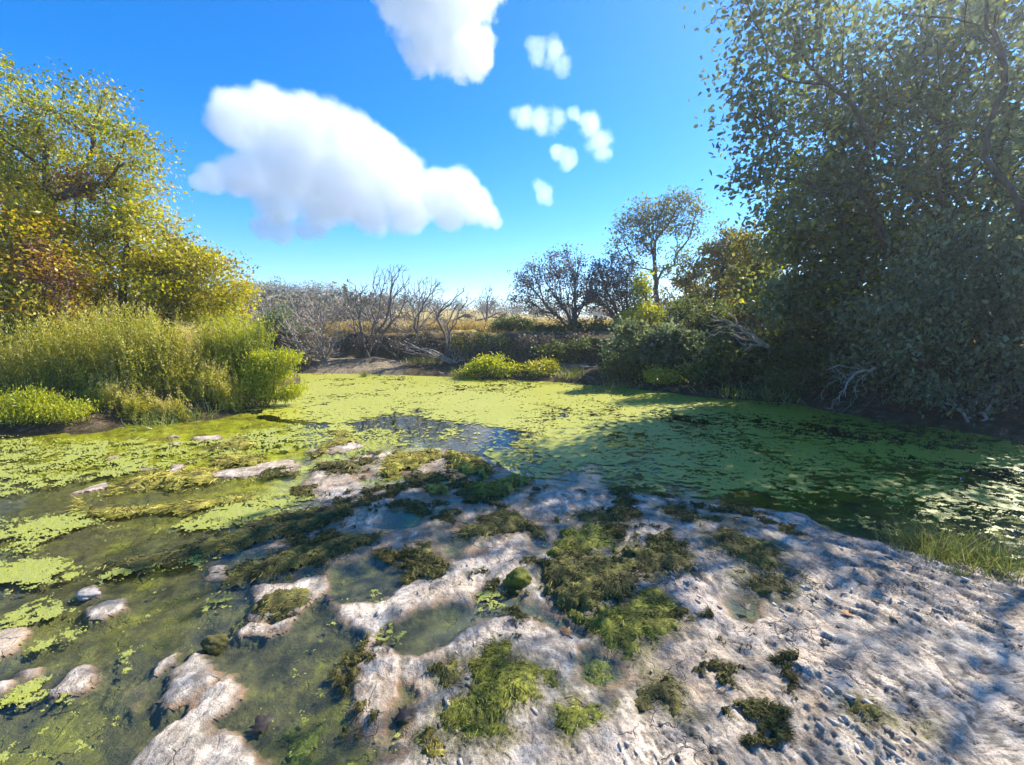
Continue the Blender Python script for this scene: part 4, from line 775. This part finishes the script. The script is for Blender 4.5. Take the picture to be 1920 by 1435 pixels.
for lab, px, D, bl, n, lf, per, ls in (
 ('yellow green sapling clump below the solitary tree', 1215, 14.8, [(1205, 540, 22), (1210, 580, 24), (1235, 590, 20), (1180, 600, 20), (1200, 620, 16)], 90, 'leaf_bright', 26, 0.112),
 ('olive leafy tree between the solitary tree and the big dark trees', 1325, 14.5, [(1330, 470, 26), (1360, 450, 30), (1300, 510, 30), (1350, 510, 36), (1390, 480, 36), (1330, 560, 36), (1390, 540, 40), (1290, 560, 26), (1270, 530, 16)], 260, 'leaf_olive', 30, 0.112),
 ('grey olive brush tree in front of the dark trees', 1430, 11.0, [(1410, 450, 36), (1440, 490, 44), (1400, 530, 44), (1450, 560, 50), (1400, 600, 40), (1470, 620, 50)], 320, 'leaf_olive', 26, 0.090),
 ('tall dark shrub crowding the foot of the far right bank', 1260, 10.9, [(1250, 640, 34), (1210, 650, 30), (1290, 650, 30), (1240, 680, 30), (1180, 620, 20)], 190, 'leaf_dark', 34, 0.112),
 ('low dark shrub at the far right waterline', 1360, 9.7, [(1340, 690, 34), (1390, 690, 36), (1310, 700, 26), (1440, 690, 36), (1350, 650, 30), (1420, 650, 34)], 240, 'leaf_mid', 30, 0.078),
 ('dark brush along the right waterline under the vines', 1520, 9.0, [(1490, 720, 40), (1540, 720, 40), (1460, 715, 36), (1500, 680, 40), (1560, 690, 40), (1580, 740, 26)], 260, 'leaf_mid', 26, 0.062),
 ('dense olive brush on the slope right of the solitary tree', 1300, 12.0, [(1280, 590, 36), (1330, 600, 40), (1300, 640, 36), (1370, 610, 40), (1340, 650, 36), (1250, 620, 26)], 460, 'leaf_mid', 20, .085),
 ('grey brown twiggy brush under the grey olive brush tree', 1450, 10.2, [(1420, 620, 44), (1470, 640, 50), (1500, 590, 50), (1440, 680, 40), (1390, 660, 40)], 480, 'leaf_brown', 14, .07),
 ('dark leafy brush filling the slope left of the vine curtain', 1550, 9.3, [(1540, 600, 60), (1590, 640, 60), (1520, 660, 50), (1570, 700, 50), (1480, 560, 50)], 480, 'leaf_dark', 22, .08),
 ('hazy olive brush behind the solitary tree on the skyline', 1340, 19.0, [(1300, 540, 40), (1360, 520, 40), (1420, 500, 50), (1250, 570, 30), (1400, 560, 50)], 380, 'leaf_olive', 16, .12),
 ('dark shrub at the shaded foot of the cut bank beside the pale ledge', 1180, 11.9, [(1160, 650, 22), (1190, 640, 26), (1220, 660, 26), (1150, 670, 16)], 200, 'leaf_dark', 18, .085),
 ('ragged scrub spilling down the left half of the cut bank', 760, 15.0, [(700, 640, 16), (740, 645, 14), (790, 640, 18), (830, 645, 14), (670, 645, 14)], 170, 'leaf_brown', 8, .07),
 ('low grey scrub along the far edge of the yellow field', 820, 24.0, [(700, 600, 18), (760, 598, 18), (820, 596, 16), (880, 594, 14), (640, 596, 20), (940, 592, 14)], 220, 'leaf_brown', 10, .10),
 ('dark viny scrub hanging over the layered rock ledge', 1085, 12.9, [(1050, 655, 18), (1090, 650, 20), (1130, 655, 18), (1070, 670, 12), (1020, 660, 16)], 220, 'leaf_mid', 14, .075),
 ('mixed scrub with green tips on the middle of the cut bank', 890, 14.0, [(860, 640, 14), (900, 635, 16), (940, 640, 14), (880, 655, 12)], 130, 'leaf_olive', 12, .07),
 ('dusty brown scrub on the right half of the cut bank', 1040, 13.2, [(990, 640, 16), (1030, 645, 18), (1080, 640, 18), (1120, 645, 18), (1060, 660, 14)], 200, 'leaf_brown', 10, .07),
 ('green bush topping the cut bank beside the yellow field', 955, 16.2, [(950, 610, 16), (975, 605, 14), (935, 612, 10), (990, 612, 10)], 80, 'leaf_mid', 34, 0.090),
 ('dark scrub along the top of the shaded cut bank', 1090, 15.4, [(1040, 622, 18), (1080, 618, 18), (1120, 618, 20), (1010, 620, 14), (1150, 625, 20)], 130, 'leaf_mid', 26, 0.101),
 ('leafy green bush at the pond edge below the cut bank', 920, 12.4, [(900, 690, 18), (925, 685, 20), (950, 692, 18), (880, 700, 12), (940, 702, 14)], 140, 'leaf_bright', 34, 0.067),
 ('small yellow green bush at the pond edge beside the pale rock ledge', 1012, 12.2, [(1005, 692, 14), (1025, 690, 14), (1015, 702, 14), (1035, 685, 8)], 90, 'leaf_weed', 34, 0.067),
 ('green shrub standing beside the fallen snag', 1160, 11.0, [(1145, 690, 16), (1165, 680, 16), (1185, 700, 18), (1150, 665, 8), (1205, 705, 16)], 110, 'leaf_mid', 30, 0.067),
 ('yellow green shrub at the right waterline below the tall dark shrub', 1240, 10.4, [(1225, 710, 18), (1250, 712, 18), (1270, 718, 14), (1235, 700, 12)], 100, 'leaf_weed', 30, 0.062)):
    plant('shrub', lab, 'tree' if 'olive leafy tree' in lab or 'olive brush tree in front' in lab else 'shrub', px, D, bl, n, lf, bark='bark', leafsize=ls, per=per, spread=.11, r0=.004, rmax=.05, stems=4, group='shrubs and brush along the far right bank', thin=.014)

# --- the big right bank trees
plant('cottonwood_tree', 'huge dark green tree overhanging the pond at the right edge', 'tree', 1765, 8.3,
      [(1500, 60, 80, 7.2), (1440, 120, 60, 7.0), (1430, 215, 52, 7.0), (1460, 300, 58, 7.2), (1600, 100, 125), (1560, 230, 115), (1750, 100, 165), (1890, 200, 180), (1700, 280, 155), (1500, 380, 70), (1600, 380, 105), (1850, 400, 165),
       (1400, 0, 40, 7.0), (1380, 15, 24, 6.9), (1395, 140, 26, 6.9), (1400, 330, 24, 7.0), (1480, 5, 50, 7.2), (1880, 30, 120), (1440, 262, 46, 7.0), (1475, 385, 60, 7.6), (1420, 340, 30, 7.2)], 860, [('leaf_dark', .95), ('leaf_bright', .05)],
      trunk=[(1760, 600, 8.4), (1770, 400, 8.5), (1775, 200, 8.5)], rmax=.16, leafsize=.085, per=28, spread=.22, oval=True, up=.4, aspect=.62, thin=.02, step=.4, varc=.4, singles=280)
plant('cottonwood_tree', 'second dark tree with lit yellow green sprays left of the huge tree', 'tree', 1620, 8.8,
      [(1480, 440, 60), (1540, 430, 70), (1600, 480, 90), (1520, 520, 80), (1680, 450, 100), (1600, 580, 90), (1470, 560, 60), (1560, 330, 90), (1700, 560, 110)], 420, [('leaf_dark', .72), ('leaf_bright', .16), ('leaf_mid', .12)],
      trunk=[(1625, 640), (1610, 520)], rmax=.15, leafsize=.095, per=44, spread=.20, aspect=.75, thin=.02, varc=.5)
plant('vine_curtain', 'grey green vine curtain hanging in front of the dark trees at the right edge', 'vine', 1830, 6.6,
      [(1720, 560, 70), (1800, 540, 90), (1880, 560, 90), (1740, 720, 50), (1820, 730, 50), (1890, 750, 40), (1760, 640, 70), (1850, 650, 80), (1920, 700, 80), (1690, 640, 50), (1650, 600, 60), (2000, 600, 120), (1780, 480, 80), (1900, 460, 90)], 560, [('leaf_grey', .8), ('leaf_dark', .2)],
      bark='bark_dark', rmax=.05, leafsize=.062, per=34, spread=.14, oval=True, aspect=.68, stems=5, droop=.8, up=.3, singles=280)
plant('understory_shrub', 'dark twiggy understory at the foot of the right bank trees', 'shrub', 1700, 7.6, [(1620, 690, 50), (1700, 700, 60), (1780, 710, 60), (1860, 720, 60), (1940, 740, 60), (1660, 750, 36)], 320, [('leaf_dark', .6), ('leaf_grey', .4)],
      bark='bark_dark', rmax=.03, leafsize=.07, per=22, spread=.18, stems=9, jit=.2)
plant('cottonwood_tree', 'tall dark tree behind the huge tree on the right bank', 'tree', 1900, 9.5,
      [(1750, 300, 130), (1900, 250, 160), (1800, 450, 130), (1950, 450, 160), (1700, 200, 120), (1850, 60, 160), (2050, 300, 180), (1650, 420, 90), (1780, 580, 110), (1950, 620, 130)], 420, 'leaf_dark', rmax=.16, leafsize=.11, per=26, spread=.25, aspect=.75, thin=.02, varc=.4)
plant('cottonwood_tree', 'dark tree at the right edge beyond the huge overhanging one', 'tree', 2000, 5.6,
      [(2050, 100, 220, 5.4), (2150, 350, 200, 5.4), (2000, -200, 260, 5.4), (2250, -100, 260, 5.4), (2100, 600, 160, 5.4), (2350, 200, 240, 5.2), (1950, -350, 240, 6), (1800, -90, 150, 7.4)], 230, 'leaf_dark', xz=(8.2, 5.6), rmax=.09, leafsize=.085, per=10, spread=.22, aspect=.75, thin=.02)

# ------------------------------------------------------------------ dead branches and roots
def snag(name, label, px, py, D, blobs, n, bark='bark_pale', rmax=.05, r0=.005, jit=.2, stiff=.9, z=None, sag=0):
    rng = np.random.default_rng(nseed()); b = AT(px, py, D); A = blob_points(rng, blobs, D, n)
    root = thing(name, label, 'dead branch', b)
    NA, PA, DA, tips = skeleton(rng, [b, b + (A.mean(0) - b) * .2], A, .15, stiff, jit, sag); r, main = radii(PA, r0, 2.2, rmax)
    v, f = tubes(NA, PA, DA, r, main, r > rmax * .3, 8); w_, g = tubes(NA, PA, DA, r, main, r <= rmax * .3, 4)
    if len(f): mesh('limb', v - b, f, MAT[bark], root, smooth=True)
    if len(g): tag(mesh('twigs', w_ - b, g, MAT[bark], root, smooth=True), kind='stuff')
snag('dead_branch', 'pale leafless branch spray leaning out from the far right brush', 1440, 650, 9.2, [(1350, 600, 30), (1380, 620, 30), (1330, 625, 18), (1400, 640, 26), (1370, 590, 14)], 70)
snag('fallen_snag', 'dark crooked snag lying at the far waterline', 1130, 722, 10.9, [(1110, 712, 8), (1150, 710, 14), (1140, 690, 14), (1100, 705, 4), (1165, 716, 8)], 18, 'bark', .06, .008, .25)
snag('dead_branch', 'tangled bleached twigs dangling above the right waterline', 1640, 690, 7.2, [(1575, 720, 30), (1560, 750, 26), (1600, 700, 30), (1560, 690, 20), (1570, 775, 8), (1610, 740, 20)], 60, 'bark_pale', .028, .004, .3)
snag('root_limb', 'thick forked bleached root limb at the right edge of the water', 1810, 812, 6.5, [(1790, 760, 14), (1850, 770, 20), (1870, 745, 12), (1770, 740, 12), (1900, 805, 12), (1880, 800, 10), (1860, 800, 8)], 26, 'bark_pale', .05, .006, .18)
snag('dead_branch', 'thin bare branches crossing the dark hollow under the right trees', 1700, 660, 7.0, [(1620, 690, 20), (1560, 695, 12), (1660, 650, 26), (1720, 680, 26), (1770, 700, 26), (1650, 720, 20)], 50, 'bark_mid', .025, .004, .25)

snag('dead_branch', 'drooping grey vine stems hanging to the water right of the tangled bleached twigs', 1700, 640, 7.4, [(1640, 740, 24), (1660, 770, 20), (1690, 745, 24), (1720, 775, 16), (1615, 765, 14)], 46, 'bark_mid', .022, .004, .25)
snag('dead_branch', 'fine dry twigs sticking out beneath the vine curtain at the right edge', 1900, 700, 6.3, [(1850, 730, 30), (1890, 760, 26), (1820, 750, 26), (1910, 720, 20)], 60, 'bark_mid', .02, .0035, .25)
# ------------------------------------------------------------------ grasses
def tuft(name, label, x, y, z, n, h, sp, mat, lean=0.5, wd=.006, group=None, cat='grass'):
    rng = np.random.default_rng(nseed()); P = np.c_[rng.normal(size=(n, 2)) * sp, np.zeros(n)]
    D = rng.normal(size=(n, 3)) * lean; D[:, :2] += P[:, :2] / max(sp, 1e-3) * .25; D[:, 2] = 1.0
    V, f = blades(rng, P, rng.uniform(.45, 1.1, n) * h, np.full(n, wd), D, bend=1.2)
    o = mesh(name, V, f, MAT[mat], attrs={'var': np.repeat(np.clip(rng.normal(.5, .25, n), 0, 1), 5)}); o.location = (x, y, z)
    tag(o, label, cat, group, 'thing'); return o
for lab, px, py, n, h, sp in (('tall green grass tuft growing at the pond edge of the slab', 1755, 1035, 420, .26, .10), ('sprawling straw grass tuft at the right edge beside the slab', 1870, 1065, 420, .24, .12),
                              ('short grass wisps left of the tall pond edge tuft', 1690, 1015, 120, .14, .07), ('tiny grass sprig sprouting from the bare slab', 1800, 1085, 26, .10, .012)):
    g = G(px, py, .02); tuft('grass_tuft', lab, g[0], g[1], max(0.0, bz(*g)), n, h, sp, 'grass_green', .55, .0045, 'grass tufts by the slab')
for lab, px, py, n, h, sp in (('small green grass tuft at the foot of the sand ledge', 683, 706, 80, .22, .06), ('green reed clump left of the pond edge bush', 865, 708, 140, .35, .15), ('low green sedge along the sand ledge', 800, 695, 260, .28, .3),
                              ('pale grass clump in front of the pale rock ledge', 1070, 715, 160, .35, .2), ('grass fringe below the fallen snag', 1160, 728, 200, .3, .3), ('long grass fringe under the right brush', 1420, 748, 400, .35, .5),
                              ('straw coloured grass at the waterline below the pale weeds', 330, 785, 260, .3, .25)):
    g = G(px, py, .02); tuft('grass_tuft', lab, g[0], g[1], max(0.0, gz(*g)), n, h, sp, 'grass_green', .4, .014, 'grass tufts along the far shore')
def dry_field():
    rng = np.random.default_rng(5); n = 42000; d = 16.5 + rng.random(n) ** 1.6 * 40; a = rng.uniform(-0.5, 0.55, n); X = a * d; Y = d
    m = -sdf(WATER, X, Y, 30) > 2.3; X, Y = X[m], Y[m]; n = len(X); Z = ground_h(X, Y)
    D = rng.normal(size=(n, 3)) * .35; D[:, 2] = 1
    V, f = blades(rng, np.c_[X, Y, Z], rng.uniform(.15, .45, n), rng.uniform(.02, .04, n) * Y / 16, D, bend=1.0)
    o = mesh('dry_grass', V, f, MAT['grass_dry'], attrs={'var': np.repeat(rng.random(n), 5)}); tag(o, 'tall yellow dry grass of the field behind the far bank', 'grass', kind='stuff')
dry_field()
def far_wood():
    rng = np.random.default_rng(9); C = []
    for k in range(1000):
        d = 28 + 135 * rng.random() ** 1.2; a = rng.uniform(-1.3, 1.4)
        if -0.28 < a < 0.45 and d < 75: continue
        x, y = a * d, d; h = rng.uniform(1.0, 2.6) * (1.0 + d / 160)
        c = np.array([x, y, gz(x, y) + h * .45]); m = 50
        v = rng.normal(size=(m, 3)); v /= np.linalg.norm(v, axis=1, keepdims=True); C.append(c + v * h * .55 * rng.random((m, 1)) ** .4 * [1.1, 1.1, 1])
    C = np.vstack(C); V, f, n = leaves(rng, C, .34, 3, .35, .5, .7); per = 150
    var = np.clip(np.repeat(rng.random(len(C) // 50), per)[:n] * .8 + rng.normal(size=n) * .12 + .1, 0, 1)
    o = mesh('far_woodland', V, f, MAT['far_brush'], attrs={'var': np.repeat(var, 4)}); tag(o, 'distant scrubby woodland on the low hills beyond the field', 'woodland', kind='stuff')
far_wood()

# ------------------------------------------------------------------ layered ledge at the foot of the cut bank
def rock_ledge():
    n = 90; U = np.linspace(0, 1, n); p0, p1 = AT(1028, 700, 12.5), AT(1142, 700, 12.0); d = (p1 - p0)[:2]; L = np.linalg.norm(d); d /= L; nrm = np.array([-d[1], d[0]])
    if nrm[1] > 0: nrm = -nrm
    prof = [(-1.1, .42), (-.25, .40), (-.02, .385), (.0, .33), (-.07, .325), (-.06, .24), (.05, .235), (.06, .13), (-.02, .12), (.10, .06), (.14, -.1)]
    V = []
    for j, (o_, z_) in enumerate(prof):
        e = (fbm(U * 9 + j * 3.1, U * 0 + j, 501, 4, .65) - .5); V.append(np.c_[p0[0] + d[0] * L * U + nrm[0] * (o_ + e * .22), p0[1] + d[1] * L * U + nrm[1] * (o_ + e * .22), z_ * (1 - .35 * np.abs(2 * U - 1) ** 3) + e * .05])
    V = np.array(V).reshape(-1, 3); t = NT('brown grey layered ledge'); a = t.noise(7, 6, .7, stretch=(1, 1, 5)); b = t.noise(40, 4, .7)
    t.pbr(t.mix(t.mr(b, .4, .6, 0, .4), t.ramp(a, (.3, (.10, .075, .055)), (.5, (.26, .20, .155)), (.7, (.46, .39, .32))), (.2, .16, .12)), .9, t.bump(t.math('ADD', a, b), .8, .03), .2)
    o = mesh('rock_ledge', V, grid_faces(len(prof), n), t.m, smooth=True); tag(o, 'layered brown grey rock ledge at the foot of the far cut bank', 'rock')
rock_ledge()

# ------------------------------------------------------------------ boulders and fallen leaves
def boulder(label, px, py, rx, ry, rz, mat, seed, name='boulder'):
    import bmesh
    bm = bmesh.new(); bmesh.ops.create_icosphere(bm, subdivisions=4, radius=1); P = np.array([v.co[:] for v in bm.verts])
    n = (fbm(P[:, 0] * 1.6 + seed, P[:, 1] * 1.6 + P[:, 2] * 1.3, seed, 5, .6) - .5) * .7
    P = P * (1 + n)[:, None] * [rx, ry, rz]; Fc = np.array([[v.index for v in f.verts] for f in bm.faces]); bm.free()
    g = G(px, py, .02); o = mesh(name, P, Fc, MAT[mat], attrs={'var': np.clip(.35 + n, 0, 1)}, smooth=True); o.location = (g[0], g[1], max(0.0, bz(*g)) + rz * .25)
    return tag(o, label, 'boulder')
boulder('dark wet boulder on the tip of the low white rock in the left shallows', 402, 1205, .065, .05, .045, 'mat_dark', 3)
boulder('round mossy boulder at the left end of the shaggy algae heap', 972, 1092, .085, .07, .07, 'mat_green', 5)
boulder('flat purplish stone standing in the left shallows', 165, 1112, .06, .05, .03, 'bark_pale', 8)
t = NT('fallen leaf'); t.pbr(t.ramp(t.noise(30, 3, .6), (.35, (.16, .07, .03)), (.65, (.42, .24, .11))), .7, None, .3); MAT['dead_leaf'] = t.m
t = NT('dark fallen leaf'); t.pbr(t.ramp(t.noise(30, 3, .6), (.35, (.02, .016, .014)), (.65, (.06, .045, .035))), .6, None, .3); MAT['dark_leaf'] = t.m
def leaf_thing(label, px, py, s, mat, ang):
    A = [(0, -.5), (.16, -.22), (.46, -.3), (.34, -.02), (.5, .18), (.24, .2), (.16, .42), (0, .55), (-.16, .42), (-.24, .2), (-.5, .18), (-.34, -.02), (-.46, -.3), (-.16, -.22)]
    V = [(0, 0, 0)] + [(x * s, y * s, (.10 + .2 * abs(x)) * s * math.hypot(x, y) * 2 - .02 * s) for x, y in A]; n = len(A)
    V2 = V + [(x, y, z - .0015) for x, y, z in V]; m = n + 1
    Fc = [(0, 1 + i, 1 + (i + 1) % n) for i in range(n)] + [(m, m + 1 + (i + 1) % n, m + 1 + i) for i in range(n)]
    Fc += [(1 + i, m + 1 + i, m + 1 + (i + 1) % n) for i in range(n)] + [(1 + i, m + 1 + (i + 1) % n, 1 + (i + 1) % n) for i in range(n)]
    g = G(px, py, .01); o = mesh('fallen_leaf', V2, Fc, MAT[mat]); o.location = (g[0], g[1], max(bz(*g), .001) + .008); o.rotation_euler = (.1, -.08, ang)
    return tag(o, label, 'leaf', 'fallen leaves on the rock and water')
for a in (('orange brown fallen leaf floating in the teal pool', 1061, 1190, .07, 'dead_leaf', .4), ('red brown leaf lying on the bare slab', 1586, 1172, .06, 'dead_leaf', 1.4), ('dark sodden leaf floating in the near left pool', 492, 1358, .09, 'dark_leaf', .9),
          ('dark wet leaf in the brown hollow of the near rock', 758, 1342, .08, 'dark_leaf', 2.2), ('brown leaf on the shaggy algae heap', 1165, 1122, .07, 'dead_leaf', 2.0), ('small dark leaf on the slab above the lower crack', 1545, 1222, .05, 'dark_leaf', .2),
          ('dry brown leaf at the far right of the slab', 1640, 1150, .05, 'dead_leaf', 2.9), ('dark leaf resting in the rusty hollow of the slab', 1400, 1140, .07, 'dark_leaf', 1.1)):
    leaf_thing(*a)

# ------------------------------------------------------------------ clouds
def cloud(label, blobs, dens, Y=900.0, vox=9.0, ero=0.55, nsc=.017, aniso=0.5, soft=.12):
    import bmesh
    bm = bmesh.new(); sc = Y / F; cs = []
    for px, py, r in blobs:
        c = AT(px, py, Y); cs.append((c, r * sc * 1.30)); g = bmesh.ops.create_icosphere(bm, subdivisions=3, radius=r * sc * 1.30)
        for v in g['verts']: v.co = v.co + Vector(c)
    me = bpy.data.meshes.new('cloud'); bm.to_mesh(me); bm.free(); tmp = bpy.data.objects.new('cloud_tmp', me); COL.objects.link(tmp)
    m = tmp.modifiers.new('u', 'REMESH'); m.mode = 'VOXEL'; m.voxel_size = vox
    dg = bpy.context.evaluated_depsgraph_get(); m2 = bpy.data.meshes.new_from_object(tmp.evaluated_get(dg)); bpy.data.objects.remove(tmp)
    t = NT('cloud vapour'); v = t.n('VolumeScatter'); v.inputs['Color'].default_value = (1, 1, 1, 1); v.inputs['Anisotropy'].default_value = aniso
    p = t.pos(); f = None
    for c, r in cs:
        d = t.n('VectorMath', operation='DISTANCE'); t.l(p, d.inputs[0]); d.inputs[1].default_value = tuple(c)
        q = t.math('MULTIPLY_ADD', d.outputs['Value'], -1.0 / r, 1.0)
        f = q if f is None else t.math('SMOOTH_MAX', f, q, 0.15)
    n1 = t.noise(nsc, 7, .60); e = t.math('MULTIPLY_ADD', t.math('SUBTRACT', n1, 0.5), -ero * 2.2, t.math('SUBTRACT', f, 0.24))
    t.l(t.mr(e, 0.0, soft, 0.0, dens), v.inputs['Density'])
    t.l(v.outputs[0], t.out.inputs['Volume'])
    m2.materials.clear(); m2.materials.append(t.m); o = bpy.data.objects.new('cloud', m2); COL.objects.link(o); tag(o, label, 'cloud', 'clouds in the blue sky')
cloud('large white cumulus cloud with grey belly left of centre', [(450, 225, 55), (510, 235, 62), (590, 250, 65), (650, 270, 62), (700, 300, 62), (740, 340, 62), (560, 320, 75), (640, 350, 70), (480, 330, 50), (440, 330, 40), (400, 335, 30), (375, 342, 18), (520, 380, 45), (600, 390, 45), (690, 390, 48),
       (760, 390, 50), (820, 370, 48), (860, 360, 45), (890, 385, 38), (915, 405, 24), (840, 400, 35), (930, 418, 14)], .03, ero=.36, soft=.22, aniso=.1)
cloud('low detached puff hanging under the large cumulus', [(490, 425, 26), (530, 430, 28), (570, 432, 24), (600, 436, 16)], .03, Y=880, vox=7, nsc=.018, soft=.25, aniso=.1)
cloud('tall white cloud cut off by the top of the picture', [(740, 0, 40), (790, 20, 62), (850, 20, 60), (800, 70, 48), (850, 80, 48), (885, 105, 36), (780, 100, 30), (890, 140, 14), (830, -50, 90), (900, 70, 26)], .035, vox=8, ero=.95, nsc=.014, soft=.25, aniso=.1)
cloud('faint small wisp right of the tall top cloud', [(1010, 95, 22), (1040, 100, 24), (1055, 120, 18), (1000, 85, 14)], .010, vox=6, ero=1.2, nsc=.018, soft=.3)
cloud('small white puff level with the large cumulus top', [(985, 220, 24), (1015, 222, 28), (1045, 228, 22), (965, 215, 14), (1075, 212, 14)], .016, vox=6, ero=1.0, nsc=.02, soft=.4)
cloud('small upright white puff right of the level puff', [(1110, 235, 26), (1125, 260, 26), (1128, 290, 18), (1100, 225, 18)], .016, vox=6, ero=1.0, nsc=.02, soft=.4)
cloud('little round puff below the upright puff', [(1045, 290, 16), (1060, 298, 18), (1070, 300, 12)], .016, vox=5, ero=1.0, nsc=.02, soft=.25)
cloud('lowest small wisp right of the large cumulus', [(1012, 352, 15), (1020, 365, 17), (1028, 375, 12)], .014, vox=5, ero=1.1, nsc=.02, soft=.25)

# ------------------------------------------------------------------ thin scattering veil, added to lift the shade
def build_veil():
    a, b = np.array([-236.0, -216.0, -1.9]), np.array([236.0, 216.0, 15.5])
    V = [[x, y, z] for x in (a[0], b[0]) for y in (a[1], b[1]) for z in (a[2], b[2])]
    Fc = [[0, 1, 3, 2], [4, 6, 7, 5], [0, 4, 5, 1], [2, 3, 7, 6], [0, 2, 6, 4], [1, 5, 7, 3]]
    t = NT('added veil of air'); v = t.n('VolumePrincipled'); v.inputs['Color'].default_value = (.9, .94, 1, 1); v.inputs['Density'].default_value = VEIL_DENSITY; v.inputs['Anisotropy'].default_value = .68
    t.l(v.outputs[0], t.out.inputs['Volume']); o = mesh('added_veil', V, Fc, t.m); tag(o, 'thin veil of air added to lift the shade under the trees', kind='stuff')
VEIL_DENSITY = 0.0025
build_veil()
